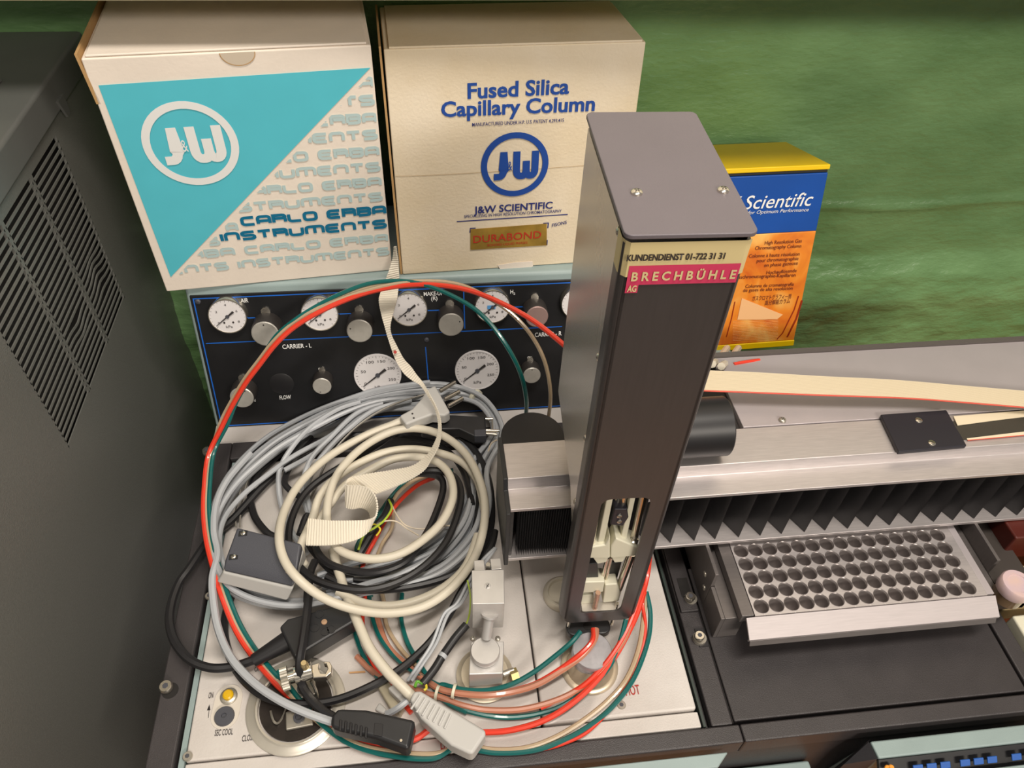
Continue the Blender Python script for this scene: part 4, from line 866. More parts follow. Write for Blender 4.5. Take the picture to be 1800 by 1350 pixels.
# =================================================================== INJECTORS ON THE OVEN TOP
sv = thing('valve_assembly', 'small silver valve block with round cap, left of the tower foot on the oven top', 'valve', Z(852, 1190, .003))
mt = mat('valve_nickel', srgb(206, 203, 200), .38, .5, var=.05, vscale=80)
def vline(p, pyt):  # z below p where the vertical through p meets picture row pyt
    best = None
    for i in range(400):
        z = p.z - i * .0005; x_ = Vector((p.x, p.y, z)) - O; cz = sum(B[r][2] * x_[r] for r in range(3)); cy = sum(B[r][1] * x_[r] for r in range(3))
        yy = 675 + FPX * cy / cz
        if best is None or abs(yy - pyt) < best[0]: best = (abs(yy - pyt), z)
    return best[1]
ZC = .075
fl_, fr_, br_, bl_ = Z(830, 1062, ZC), Z(887, 1061, ZC), Z(886, 1001, ZC), Z(829, 1002, ZC)
zb2 = vline(fl_, 1104); dz = Vector((0, 0, ZC - zb2))
cube = MB().hexa([p - dz for p in (fl_, fr_, br_, bl_)], [fl_, fr_, br_, bl_]).out('valve_block', mt, sv, bevel=.0006)
screw(Z(857, 1030, ZC), (0, 0, 1), .0026, sv, m=mt, h=.0004); mb = MB(); mb.ribbon([Z(855, 1034, ZC + .0006), Z(859, 1026, ZC + .0006)], .0005, (0, 0, 1)); mb.out('screw_slot', inkm, sv)
for px, py, r in ((843, 996, .0060), (872, 993, .0060)): pp_ = Z(px, py, ZC - .004); MB().hexa([pp_ + Vector((-r * .7, -.004, -.05)), pp_ + Vector((r * .7, -.004, -.05)), pp_ + Vector((r * .7, .006, -.05)), pp_ + Vector((-r * .7, .006, -.05))], [pp_ + Vector((-r * .7, -.004, 0)), pp_ + Vector((r * .7, -.004, 0)), pp_ + Vector((r * .7, .006, 0)), pp_ + Vector((-r * .7, .006, 0))]).out('valve_lug', mt, sv, bevel=.0006)
pp_ = Z(858, 992, ZC); MB().cyl(pp_ + Vector((0, 0, -.05)), pp_, .0018, 12).out('valve_pin', dullmetal, sv, smooth=True)
cf = (fl_ + fr_) / 2 - Vector((-.0012, 0, (ZC - zb2) * .42))
zcap = .040
cc_ = Z(853, 1143, zcap)
MB().lathe([(.0065, 0), (.0065, .0015), (.0048, .002), (.0040, .0025), (.0038, .02)], cf, Vector((cc_.x, cc_.y + .004, zcap - .004)) - cf, 20).out('valve_stem', mt, sv, smooth=True)
rw = .0112
MB().lathe([(rw * .93, -.010), (rw * .93, -.006), (rw, -.0055), (rw, -.0008), (rw * .95, 0), (1e-5, .0003)], cc_, (0, 0, 1), 40).out('valve_cap', mt, sv, smooth=True)
zz = .032; q4 = [Z(824, 1186, zz), Z(884, 1184, zz), Z(886, 1127, zz), Z(828, 1128, zz)]
MB().hexa([Vector((p.x, p.y, .0050)) for p in q4], q4).out('valve_base_block', mt, sv, bevel=.0008)
MB().lathe([(.0225, 0), (.0225, .0018), (.019, .003), (.0185, .0038), (1e-5, .0038)], Z(852, 1187, .003), (0, 0, 1), 48).out('valve_flange', mat('flange_cream', srgb(206, 194, 172), .35, .3), sv, smooth=True)
MB().cyl(Z(884, 1185, .020), Z(903, 1178, .020), .0022, 12).out('side_fitting', dullmetal, sv, smooth=True); MB().lathe([(.0048, 0), (.0048, .006)], Z(897, 1188, .018), (1, .3, 0), 6).out('hex_nut', mat('brass_nut', srgb(190, 172, 120), .3, .7), sv)
for px in (831, 875): screw(Z(px, 1123, .032), (0, 0, 1), .0022, sv, m=dullmetal, h=.002)

inj = thing('injector_port', 'round knurled silver injector cap on the oven top under the tower foot', 'injector port', Z(1038, 1175, .003))
pc = Z(1036, 1172, .0035)
MB().lathe([(.0230, 0), (.0230, .0016), (.0215, .0024), (.0190, .0024), (.0165, .006), (.0140, .012), (.0135, .016)], pc, (0, 0, 1), 48).out('port_collar', mat('collar_metal', srgb(206, 192, 168), .3, .55), inj, smooth=True)
ck = Z(1041, 1143, .0285); mb = MB(); n = 40
prof = [(.0142, -.013), (.0142, -.0125), (.0155, -.0115), (.0155, -.009), (.0148, -.0085), (.0155, -.008), (.0155, -.001), (.0148, 0), (1e-5, .0002)]
mb.lathe(prof, ck, (0, 0, 1), n, True).out('port_cap', mat('cap_silver', srgb(186, 184, 188), .38, .6, var=.12, vscale=160), inj, smooth=True)
inj2 = thing('injector_port', 'pale ring of a second port, half hidden left of the tower foot', 'injector port', Z(985, 1050, .003))
MB().lathe([(.0165, 0), (.0165, .003), (.0140, .006), (.0125, .006), (.0115, .003), (1e-5, .003)], Z(988, 1046, .0035), (0, 0, 1), 40).out('port_ring', mat('ring_cream', srgb(204, 196, 178), .35, .2), inj2, smooth=True)

# =================================================================== CABLES, TUBES, STRAP
def c5(x, y): return (340 + x / 3, 640 + y / 3)
def c6(x, y): return (260 + x / 3, 1000 + y / 3)
def c4(x, y): return (320 + x / 2.571, 470 + y / 2.571)
def c1(x, y): return (780 + x / 3.292, 940 + y / 3.292)
def c8(x, y): return (230 + x / 2.076, 700 + y / 2.076)
def c7(x, y): return (600 + x / 4.5, 420 + y / 4.5)
def path(pts, k=8):   # pts: (fn, x, y, z)
    out = []
    for p in cr([Z(*f(x, y), z) for f, x, y, z in pts], k):
        q0 = YP + KL * p.z - .0065          # keep cables in front of the leaning control panel
        if p.y > q0 and p.z < .15 and p.x < PX1:
            d_ = p - O; t_ = (YP - .0065 + KL * O.z) / (d_.y - KL * d_.z); p = O + d_ * t_
        out.append(p)
    return out
def pp(f, zs, pts):   # zs: constant height or (start, end)
    n = len(pts); return [(f, x, y, (zs if not isinstance(zs, tuple) else zs[0] + (zs[1] - zs[0]) * i / max(1, n - 1))) for i, (x, y) in enumerate(pts)]
def cable(name, pts, r, m, label=None, cat='cable', parent=None, n=8, k=8, group=None):
    o = MB().tube(path(pts, k), r, n).out(name, m, parent, smooth=True)
    if label: tag(o, label, cat, group)
    return o

# --- grey signal cable: one long cable wound in many turns
gouter = [(1250, 92), (1000, 130), (800, 190), (600, 270), (400, 372), (250, 490), (150, 620), (92, 780), (82, 930), (110, 1080), (180, 1190), (330, 1262), (520, 1288), (700, 1262), (900, 1215), (1100, 1185), (1300, 1130), (1450, 1020), (1550, 890), (1590, 740), (1570, 560), (1640, 360), (1560, 200), (1430, 125)]
ginner = [(1180, 260), (1000, 270), (840, 330), (720, 410), (560, 500), (440, 610), (330, 740), (260, 860), (230, 960), (280, 1060), (380, 1120), (480, 1160), (600, 1180), (760, 1150), (900, 1110), (1050, 1070), (1220, 1010), (1330, 920), (1420, 800), (1440, 640), (1380, 480), (1400, 330), (1360, 270), (1280, 250)]
pts = []; NT = 9
random.seed(11)
ph_ = [random.uniform(0, 6) for _ in range(NT)]
order = [0.0, .13, .36, .22, .5, .08, .66, .3, .85]
for t in range(NT):
    for i in range(24):
        f = order[t] + (order[(t + 1) % NT] - order[t]) * (i / 24 if t < NT - 1 else 0)
        f += .05 * math.sin(i * .9 + ph_[t]) ; f = max(-.01, f)
        # strands spread at the top left, packed at the left side and bottom
        pk = (1.0, 1, 1, 1, .95, .85, .7, .52, .45, .42, .4, .4, .4, .45, .6, .8, 1, 1, 1, .9, .6, .3, .3, .5)[i]
        a, b = gouter[i], ginner[i]; g = f * pk
        z = .010 + .0052 * (t % 5) + .002 * math.sin(i * 1.3 + ph_[t])
        if i in (0, 1, 2, 21, 22, 23): z += .004
        pts.append((c5, a[0] + (b[0] - a[0]) * g, a[1] + (b[1] - a[1]) * g, z))
pts += [(c5, *p, .030) for p in ((1250, 200), (1000, 240), (800, 340), (640, 470), (480, 560))]
gc_ = thing('grey_cable', 'long light grey cable coiled in a big loop of many turns on the oven top', 'cable', Z(560, 900, .01))
MB().tube(path(pts, 5), .0025, 8).out('cable_coil', greycable, gc_, smooth=True)
MB().lathe([(.0072, -.002), (.0078, -.0018), (.0078, .0018), (.0072, .002)], Z(836, 697, .030), Z(842, 712, .030) - Z(828, 700, .030) if 0 else (Z(860, 720, .03) - Z(812, 680, .03)), 16).out('cable_tie', cream_plastic, gc_, smooth=True)
# inner arcs of the same kind of cable
for nm, ps, lab in (('a', [(880, 200, .034), (760, 240, .034), (620, 330, .034), (520, 440, .030), (455, 560, .022), (455, 700, .014), (490, 820, .010), (540, 920, .010), (600, 1000, .010)], 'grey cable strand curving inside the coil, passing right of the slate grey box'),
                    ('b', [(1000, 210, .036), (860, 260, .036), (720, 390, .036), (620, 500, .032), (580, 620, .022), (590, 740, .016), (640, 850, .010)], 'grey cable strand hanging down through the middle of the coil, left of the strap'),
                    ('c', [(1150, 190, .038), (960, 240, .038), (820, 340, .038), (700, 460, .034), (630, 560, .028), (600, 680, .020), (620, 800, .014)], 'grey cable strand behind the white cable loop, innermost of the hanging strands')):
    cable('grey_cable', [(c5, *p) for p in ps], .0025, greycable, lab)
# grey tail to the black coupler
cable('grey_cable', [(c5, 300, 470, .034), (c5, 180, 610, .036), (c5, 120, 740, .036), (c5, 108, 880, .036), (c5, 128, 1000, .034), (c5, 100, 1125, .031), (c6, 345, 170, .028), (c6, 372, 320, .026), (c6, 440, 470, .026), (c6, 560, 600, .026), (c6, 700, 695, .026), (c6, 840, 760, .024), (c6, 975, 808, .020)], .0031, greycable, 'light grey cable running down the left side into the black ribbed plug')
# grey bundle in the lower right of the coil
random.seed(5)
for k, (o1, lab) in enumerate((((0, 0), 'grey cable strand lowest of the bunch under the black loops'), ((-16, -22), 'grey cable strand second from the bottom under the black loops'), ((-30, -48), 'grey cable strand in the middle of the bunch under the black loops'), ((-46, -72), 'grey cable strand upper in the bunch under the black loops'), ((-60, -100), 'grey cable strand topmost in the bunch under the black loops'))):
    ps = [(700, 1200), (850, 1175), (1000, 1150), (1150, 1110), (1300, 1040), (1420, 940), (1490, 820), (1520, 680), (1500, 560), (1420, 450)]
    cable('grey_cable', [(c5, x + o1[0] * (1 + .3 * math.sin(i + k)), y + o1[1] * (1 + .25 * math.cos(i * 1.3 + k)), .014 + .004 * (k % 3)) for i, (x, y) in enumerate(ps)], .0026, mat('grey_cable_dark', srgb(156, 160, 165), .4) if k == 0 else MATS['grey_cable_dark'], lab)

# --- thin silver wires
thin = mat('thin_wire', srgb(150, 146, 138), .35, .4)
cable('thin_wire', [(c5, 1220, 160, .040), (c5, 1050, 215, .040), (c5, 900, 300, .038), (c5, 780, 410, .032), (c5, 700, 520, .022), (c5, 650, 640, .012), (c5, 600, 740, .008)], .0011, thin, 'thin silver-grey twin wire crossing the coil below the white plug', 'wire')
cable('thin_wire', [(c5, 270, 560, .018), (c5, 245, 680, .014), (c5, 222, 780, .012), (c5, 225, 860, .010)], .0008, thin, 'short thin wire above the slate grey box, left of the pair', 'wire')
cable('thin_wire', [(c5, 300, 560, .018), (c5, 262, 700, .014), (c5, 248, 790, .012), (c5, 245, 860, .010)], .0008, thin, 'short thin wire above the slate grey box, right of the pair', 'wire')

# --- black cables
BR = .0033
cable('black_cable', [(c5, 470, 460, .010), (c5, 400, 520, .009), (c5, 330, 590, .009), (c5, 302, 690, .009), (c5, 322, 800, .009), (c5, 385, 885, .009), (c5, 450, 940, .008), (c5, 420, 1080, .008), (c5, 240, 1180, .007), (c6, 455, 110, .007), (c6, 412, 230, .007), (c6, 402, 340, .007), (c6, 435, 470, .008), (c6, 500, 580, .010), (c6, 600, 665, .012), (c6, 720, 705, .013), (c6, 860, 712, .013), (c6, 1000, 690, .013), (c6, 1150, 632, .014), (c6, 1300, 550, .014), (c6, 1420, 455, .014), (c6, 1510, 360, .016), (c6, 1590, 240, .020), (c6, 1660, 110, .026), (c5, 1560, 980, .030), (c5, 1590, 880, .030)], BR, rubber, 'black cable looping across the round port and up to the coil, behind the silver valve')
cable('black_cable', [(c5, 620, 380, .012), (c5, 470, 540, .012), (c5, 350, 660, .012), (c5, 215, 810, .012), (c5, 120, 890, .014), (c5, 60, 955, .016), (c6, 215, 0, .018), (c6, 160, 80, .018), (c6, 122, 190, .018), (c6, 115, 290, .018), (c6, 145, 390, .018), (c6, 220, 478, .018), (c6, 330, 522, .018), (c6, 450, 515, .018), (c6, 560, 480, .020)], BR * 1.08, rubber, 'thick black cable bulging left over the black frame bar into the black coupling')
cable('black_cable', pp(c5, (.034, .040), [(1300, 320), (1200, 310), (1100, 335), (980, 420), (860, 495), (700, 590), (600, 670), (540, 760), (505, 870), (508, 980), (560, 1070), (660, 1145), (820, 1188), (960, 1185), (1100, 1140), (1230, 1055), (1330, 940), (1390, 800), (1410, 680), (1370, 590), (1250, 560), (1100, 600)]), BR, rubber, 'black cable of the large inner loop leading from the black three-pin plug')
cable('black_cable', pp(c5, (.032, .036), [(560, 900), (600, 800), (640, 880), (650, 980), (720, 1055), (860, 1095), (1000, 1090), (1130, 1030), (1225, 900), (1285, 770), (1318, 650), (1290, 592), (1180, 575)]), BR * .95, rubber, 'black cable of the small inner loop around the strap end')
cable('black_cable', pp(c5, (.024, .030), [(1250, 350), (1380, 370), (1480, 450), (1550, 590), (1572, 750), (1560, 890), (1490, 1020), (1370, 1110), (1200, 1165), (1000, 1190), (840, 1180), (700, 1120)]), BR, rubber, 'black cable forming the outer right side of the coil next to the rail end')
cable('black_cable', [(c5, 640, 1040, .030), (c5, 612, 1120, .034), (c5, 602, 1250, .040), (c6, 852, 110, .042), (c6, 838, 240, .042), (c6, 818, 380, .042), (c6, 800, 500, .038), (c6, 812, 610, .024), (c6, 855, 680, .022), (c6, 920, 745, .020), (c6, 985, 785, .018)], .0034, rubber, 'black cable dropping straight down from the coil through the clamp into the ribbed plug')
cable('black_cable', pp(c5, (.020, .026), [(560, 700), (480, 620), (560, 480), (720, 400), (900, 370), (1100, 385), (1300, 430), (1420, 560), (1470, 740)]), BR * .9, rubber, 'black cable arc at the back of the coil, behind the white loops')
cable('black_cable', [(c5, 1480, 560, .022), (c5, 1500, 700, .022), (c5, 1490, 840, .022), (c5, 1430, 960, .022), (c5, 1300, 1060, .022), (c5, 1120, 1120, .022), (c5, 900, 1140, .022), (c5, 740, 1100, .022), (c5, 640, 1000, .022), (c5, 600, 940, .022)], BR * .8, rubber, 'slimmer black cable under the white loop in the lower half of the coil')

# --- ivory power cable: three turns, plug and connector
wc = thing('ivory_power_cable', 'thick ivory power cable in loops with a three-pin plug and a light connector', 'cable', Z(600, 900, .04))
wp = [(c5, 1110, 290, .050), (c5, 1060, 315, .049), (c5, 900, 380, .047), (c5, 710, 490, .046), (c5, 565, 625, .049), (c5, 485, 760, .056), (c5, 452, 900, .066), (c5, 478, 1030, .067), (c5, 560, 1140, .064), (c5, 700, 1240, .052), (c5, 870, 1297, .044), (c5, 1050, 1312, .042), (c5, 1220, 1275, .042), (c5, 1360, 1180, .043), (c5, 1465, 1050, .045), (c5, 1520, 910, .047), (c5, 1538, 760, .048), (c5, 1512, 620, .049), (c5, 1440, 480, .050), (c5, 1330, 385, .050), (c5, 1200, 342, .050), (c5, 1060, 352, .050), (c5, 920, 420, .049), (c5, 805, 520, .048), (c5, 735, 630, .047), (c5, 705, 760, .047), (c5, 712, 870, .047), (c5, 750, 960, .046), (c5, 830, 1008, .046), (c5, 950, 1028, .046), (c5, 1080, 1004, .046), (c5, 1200, 935, .046), (c5, 1310, 830, .047), (c5, 1368, 700, .048), (c5, 1352, 590, .048), (c5, 1290, 520, .048), (c5, 1200, 492, .048), (c5, 1060, 500, .046), (c5, 930, 560, .042), (c5, 800, 640, .038), (c5, 720, 740, .035), (c5, 660, 830, .032)]
MB().tube(path(wp, 7),   .0037, 10).out('cable', whitecable, wc, smooth=True)
wp2 = [(c5, 1538, 780, .040), (c5, 1500, 620, .040), (c5, 1420, 520, .041), (c5, 1300, 470, .042), (c5, 1150, 448, .042), (c5, 1000, 468, .042), (c5, 860, 530, .042), (c5, 740, 610, .042), (c5, 665, 700, .040), (c5, 632, 800, .038), (c5, 600, 880, .036), (c5, 565, 960, .034), (c5, 575, 1040, .032), (c5, 590, 1060, .028)]
MB().tube(path(wp2, 7),   .0037, 10).out('cable', whitecable, wc, smooth=True)
wp3 = [(c5, 735, 980, .028), (c5, 765, 1090, .030), (c5, 800, 1200, .032), (c5, 845, 1310, .034), (c6, 1110, 290, .034), (c6, 1170, 420, .034), (c6, 1260, 540, .032), (c6, 1330, 610, .030), (c6, 1400, 680, .026)]
MB().tube(path(wp3, 7), .0040, 10).out('cable', whitecable, wc, smooth=True)
wp4 = [(c5, 1500, 900, .036), (c5, 1440, 1060, .034), (c5, 1340, 1165, .034), (c5, 1200, 1240, .034), (c5, 1050, 1275, .034), (c5, 900, 1262, .034), (c5, 760, 1200, .034)]
MB().tube(path(wp4, 7),   .0037, 10).out('cable', whitecable, wc, smooth=True)
# plug body (tapered, lying obliquely)
def slab(pxs, ztop, th, name, m, parent, bevel=.0015):
    P = [Z(px, py, ztop) for px, py in pxs]; return MB().ext([p - Vector((0, 0, th)) for p in P], (0, 0, th)).out(name, m, parent, bevel=bevel)
slab([c5(1085, 270), c5(1150, 235), c5(1200, 180), c5(1230, 130), c5(1275, 108), c5(1355, 250), c5(1325, 270), c5(1260, 265), c5(1190, 290), c5(1120, 318)], .060, .013, 'plug_body', greyplastic, wc, .0022)
for a, b in ((c5(1300, 142), c5(1380, 95)), (c5(1325, 185), c5(1402, 145)), (c5(1345, 222), c5(1420, 180))):
    MB().cyl(Z(*a, .054), Z(*b, .054), .0022, 12).out('plug_pin', chrome, wc, smooth=True)
for a in ((1155, 262), (1162, 285)): MB().lathe([(.0009, 0), (.0009, .0004)], Z(*c5(*a), .0602), (0, 0, 1), 8).out('plug_dot', inkm, wc)
# connector, lower end
slab([c6(1378, 690), c6(1400, 640), c6(1440, 640), c6(1570, 720), c6(1785, 850), c6(1778, 880), c6(1712, 978), c6(1690, 972), c6(1600, 930), c6(1440, 790)], .034, .016, 'connector_body', greyplastic, wc, .0025)
for i in range(7):
    x, y = 1405 + i * 27, 662 + i * 17; a = c6(x + 14, y); b = c6(x + 4, y + 60); 
    MB().tube([Z(*c6(x + 30, y + 5), .0345), Z(*c6(x - 18 + 6 * i * .4, y + 78), .0345)], .0009, 6).out('grip_rib', greyplastic, wc, smooth=True)

# black three-pin plug
bp = thing('black_power_plug', 'black power plug with three pins lying at the top right of the coil', 'plug', Z(810, 745, .03))
slab([c5(1170, 290), c5(1290, 262), c5(1540, 275), c5(1545, 372), c5(1480, 378), c5(1400, 340), c5(1200, 345)], .044, .013, 'plug_body', plastic_black, bp, .0018)
slab([c5(1480, 345), c5(1542, 340), c5(1545, 378), c5(1482, 380)], .0448, .010, 'plug_face', darkgrey, bp, .0008)
for a, b in ((c5(1540, 290), c5(1578, 290)), (c5(1540, 350), c5(1612, 352)), (c5(1540, 366), c5(1600, 372))): MB().cyl(Z(*a, .041), Z(*b, .041), .0016, 10).out('plug_pin', chrome, bp, smooth=True)
MB().cyl(Z(*c5(1575, 285), .041), Z(*c5(1578, 350), .041), .0009, 8).out('pin_guard', dullmetal, bp, smooth=True)

# black coupling in the lower left (boot + body)
bc = thing('black_coupling', 'big black cable coupling with tapered boot at lower left, above the metal clamp', 'plug', Z(560, 1110, .02))
MB().cyl(Z(*c6(556, 484), .020), Z(*c6(745, 375), .024), .0050, 16, r2=.0082).out('boot', rubber, bc, smooth=True)
mb = MB(); mb.cyl(Z(*c6(735, 380), .024), Z(*c6(775, 362), .024), .0098, 16); mb.out('boot_collar', rubber, bc, smooth=True)
P4 = [Z(*c6(*a), .034) for a in ((770, 468), (692, 305), (735, 262), (1000, 190), (1085, 215), (1090, 275), (835, 428))]
MB().ext([p - Vector((0, 0, .018)) for p in P4], (0, 0, .018)).out('coupling_body', plastic_black, bc, bevel=.002)
for a in ((905, 238), (935, 330), (965, 318), (880, 310)): MB().lathe([(.0036, 0), (.0036, .0005), (.0028, .0005), (.0028, .0001), (1e-5, .0001)], Z(*c6(*a), .0341), (0, 0, 1), 20).out('moulded_ring', plastic_black, bc)
MB().lathe([(.0024, 0), (.0022, .0006), (1e-5, .0008)], Z(*c6(930, 280), .0341), (0, 0, 1), 14).out('body_screw', mat('copper_dot', srgb(196, 160, 128), .4, .4), bc)
mb = MB(); mb.ribbon([Z(*c6(840, 436), .0165), Z(*c6(1085, 300), .0165)], .0008, (0, 0, 1)); mb.out('seam', greycable, bc)

# black ribbed plug at the bottom
rp = thing('black_ribbed_plug', 'black rectangular plug with ribbed grip at the bottom, left of the pale connector', 'plug', Z(650, 1280, .02))
slab([c6(965, 770), c6(1000, 732), c6(1150, 738), c6(1412, 795), c6(1376, 955), c6(1200, 890), c6(1010, 850), c6(962, 832)], .036, .017, 'plug_body', plastic_black, rp, .003)
for i in range(6):
    x = 1010 + i * 27; y = 792 + i * 8
    slab([c6(x, y), c6(x + 14, y + 2), c6(x + 10, y + 62), c6(x - 4, y + 58)], .0374, .002, 'grip_rib', rubber, rp, .0006)
MB().lathe([(.001, 0), (.001, .0003)], Z(*c6(1335, 905), .0361), (0, 0, 1), 8).out('plug_dot', chrome, rp)
slab([c6(1195, 812), c6(1240, 818), c6(1235, 885), c6(1190, 875)], .0364, .001, 'moulded_mark', rubber, rp, .0003)

# slate grey switch box
sb = thing('switch_box', 'small slate grey box with light grey base lying tilted at the left of the coil', 'box', Z(450, 1000, .02))
TL, TR, FR_, FL_ = Z(*c5(228, 858), .062), Z(*c5(570, 945), .062), Z(*c5(541, 1128), .057), Z(*c5(165, 1033), .057)
nb_l, nb_r = Z(*c5(152, 1095), .051), Z(*c5(528, 1182), .051); bb_l, bb_r = Z(*c5(118, 1152), .036), Z(*c5(492, 1252), .036)
dn = Vector((0, .004, -.028))
def sbx(t4, b4, name, m, bev): return MB().hexa(b4, t4).out(name, m, sb, bevel=bev)
bk_l = TL + dn; bk_r = TR + dn
mid_l, mid_r = TL + dn * .35, TR + dn * .35
mb = MB(); vv = [mb.bm.verts.new(p) for p in (FL_, FR_, TR, TL, nb_l, nb_r, mid_r, mid_l)]
for f in ((0, 1, 2, 3), (4, 5, 1, 0), (5, 6, 2, 1), (6, 7, 3, 2), (7, 4, 0, 3), (7, 6, 5, 4)): mb.bm.faces.new([vv[i] for i in f])
mb.out('box_lid', darkgrey, sb, bevel=.0022)
e_ = Vector((0, 0, -.0006))
mb = MB(); vv = [mb.bm.verts.new(p) for p in (nb_l + e_, nb_r + e_, mid_r + e_, mid_l + e_, bb_l, bb_r, bk_r, bk_l)]
for f in ((0, 1, 2, 3), (4, 5, 1, 0), (5, 6, 2, 1), (6, 7, 3, 2), (7, 4, 0, 3), (7, 6, 5, 4)): mb.bm.faces.new([vv[i] for i in f])
mb.out('box_base', greyplastic, sb, bevel=.002)
nrm = (FR_ - FL_).cross(TL - FL_).normalized()
for a in ((262, 893), (212, 1017)):
    p = PL(*c5(*a), TL, nrm) + nrm * .0002; MB().hexa([p + Vector((-.0034, -.0024, 0)), p + Vector((.0034, -.0024, 0)), p + Vector((.0034, .0024, 0)), p + Vector((-.0034, .0024, 0))], [p + Vector((-.0034, -.0024, .0002)), p + Vector((.0034, -.0024, .0002)), p + Vector((.0034, .0024, .0002)), p + Vector((-.0034, .0024, .0002))]).out('screw_pocket', plastic_black, sb)
    screw(p + nrm * .0002, nrm, .0021, sb, h=.001)
p = PL(*c5(497, 1095), TL, nrm); MB().lathe([(.0016, 0), (.0016, .0005)], p, nrm, 12).out('lid_rivet', chrome, sb)

# --- white woven strap
stp = [(418, 60, 432, 60, .19), (414, 110, 438, 110, .182), (400, 180, 450, 180, .172), (350, 320, 458, 290, .158), (308, 430, 450, 410, .148), (298, 500, 436, 500, .142), (322, 620, 408, 600, .132), (346, 700, 388, 690, .124), (364, 765, 395, 755, .118), (390, 850, 432, 830, .110), (430, 960, 490, 940, .100), (490, 1060, 550, 1010, .092), (560, 1120, 596, 1075, .085), (625, 1160, 650, 1140, .080), (690, 1250, 706, 1242, .074), (738, 1335, 752, 1328, .070)]
LE = [Z(*c7(a, b), z) for a, b, c, d_, z in stp]; RE = [Z(*c7(c, d_), z + .002) for a, b, c, d_, z in stp]
for (a, b, c, d_, z, z2) in ((1290, 300, 1304, 296, .068, .070), (1288, 370, 1306, 372, .068, .070), (1265, 430, 1290, 440, .066, .069), (1232, 480, 1256, 500, .064, .067), (1160, 535, 1215, 560, .062, .066), (1060, 558, 1130, 615, .061, .064), (930, 578, 1030, 660, .060, .062), (835, 596, 960, 686, .060, .060)):
    LE.append(Z(*c5(a, b), z)); RE.append(Z(*c5(c, d_), z2))
for (a, b, c, d_, z, z2) in ((808, 612, 880, 690, .062, .060), (803, 650, 850, 720, .064, .060)): pass
sm = mat('woven_strap', srgb(228, 220, 204), .75)
N_ = sm.node_tree.nodes; L_ = sm.node_tree.links
def strapmesh(LE, RE, name, parent, k=10, th=.0012, rib=.0022):
    A = cr(LE, k); Bq = cr(RE, k); dens = []; 
    # resample by length so that every rib is as wide
    L = [0]
    for i in range(1, len(A)): L.append(L[-1] + ((A[i] + Bq[i]) / 2 - (A[i - 1] + Bq[i - 1]) / 2).length)
    n = int(L[-1] / (rib / 4)); P = []; j = 0
    for i in range(n + 1):
        s = L[-1] * i / n
        while j < len(L) - 2 and L[j + 1] < s: j += 1
        f = (s - L[j]) / max(1e-9, L[j + 1] - L[j]); P.append((A[j].lerp(A[j + 1], f), Bq[j].lerp(Bq[j + 1], f), s))
    mb = MB(); prev = None
    for i, (a, b, s) in enumerate(P):
        a2, b2, _ = P[min(i + 1, n)]; a0, b0, _ = P[max(i - 1, 0)]
        nn = ((a2 - a0) + (b2 - b0)).cross(b - a); nn = nn.normalized() if nn.length > 1e-10 else Vector((0, 0, 1))
        h = th / 2 + .0004 * math.sin(2 * PI * s / rib)
        cur = [mb.bm.verts.new(p) for p in (a + nn * h, b + nn * h, b - nn * h, a - nn * h)]
        if prev:
            for q in range(4): mb.bm.faces.new((prev[q], prev[(q + 1) % 4], cur[(q + 1) % 4], cur[q]))
        else: mb.bm.faces.new(cur[::-1])
        prev = cur
    mb.bm.faces.new(prev); return mb.out(name, sm, parent, smooth=False)
strap = thing('woven_strap', 'cream ribbed woven strap hanging from between the boxes and curling over the cables', 'strap', Z(640, 900, .05))
strapmesh(LE, RE, 'hanging_length', strap)
# curl: sheet standing on edge, then flat end
def S2(t): return [Z(*c5(*p[:2]), p[2]) for p in t]
A_ = S2([(835, 596, .060), (812, 606, .064), (803, 630, .067), (815, 640, .068), (870, 640, .068), (925, 655, .067), (958, 695, .066), (970, 745, .065), (966, 790, .064), (950, 812, .062), (900, 822, .060), (820, 826, .058), (720, 826, .057), (606, 815, .056)])
B_2 = S2([(958, 686, .058), (870, 705, .050), (812, 735, .046), (808, 756, .045), (840, 764, .046), (880, 758, .047), (912, 768, .047), (930, 790, .047), (935, 830, .048), (930, 870, .050), (890, 912, .052), (820, 940, .054), (720, 956, .055), (594, 956, .056)])
strapmesh(A_, B_2, 'curled_end', strap)
MB().lathe([(.0016, 0), (.0016, .0004)], Z(*c7(425, 895), .1095), (.3, -.6, .7), 10).out('red_stain', redink, strap)

# --- coloured plastic tubes
TR_ = .0020
def tubes(col, pts, lab, r=TR_): return cable('plastic_tube', pts, r, {'r': redt, 'g': greent, 'c': cleart, 'p': peacht}[col], lab, 'tube')
zA = lambda x: x
big = [(1760, 380, .165), (1600, 250, .172), (1450, 165, .176), (1300, 105, .178), (1150, 80, .178), (1000, 82, .176), (850, 110, .172), (720, 155, .166), (600, 212, .158), (500, 275, .148), (420, 350, .136), (350, 440, .120), (290, 520, .105), (230, 620, .085), (180, 720, .066)]
lowL = [(c8, 283, 210, .045), (c8, 268, 330, .040), (c8, 266, 430, .036), (c8, 278, 530, .034), (c8, 306, 640, .030), (c8, 338, 740, .024), (c8, 385, 850, .018), (c8, 450, 950, .014), (c8, 518, 1030, .010)]
def shifted(lst, dx, dy, dz=0): return [(f, x + dx, y + dy, z + dz) for f, x, y, z in lst]
Bg = [(c4, x, y, z) for x, y, z in big]
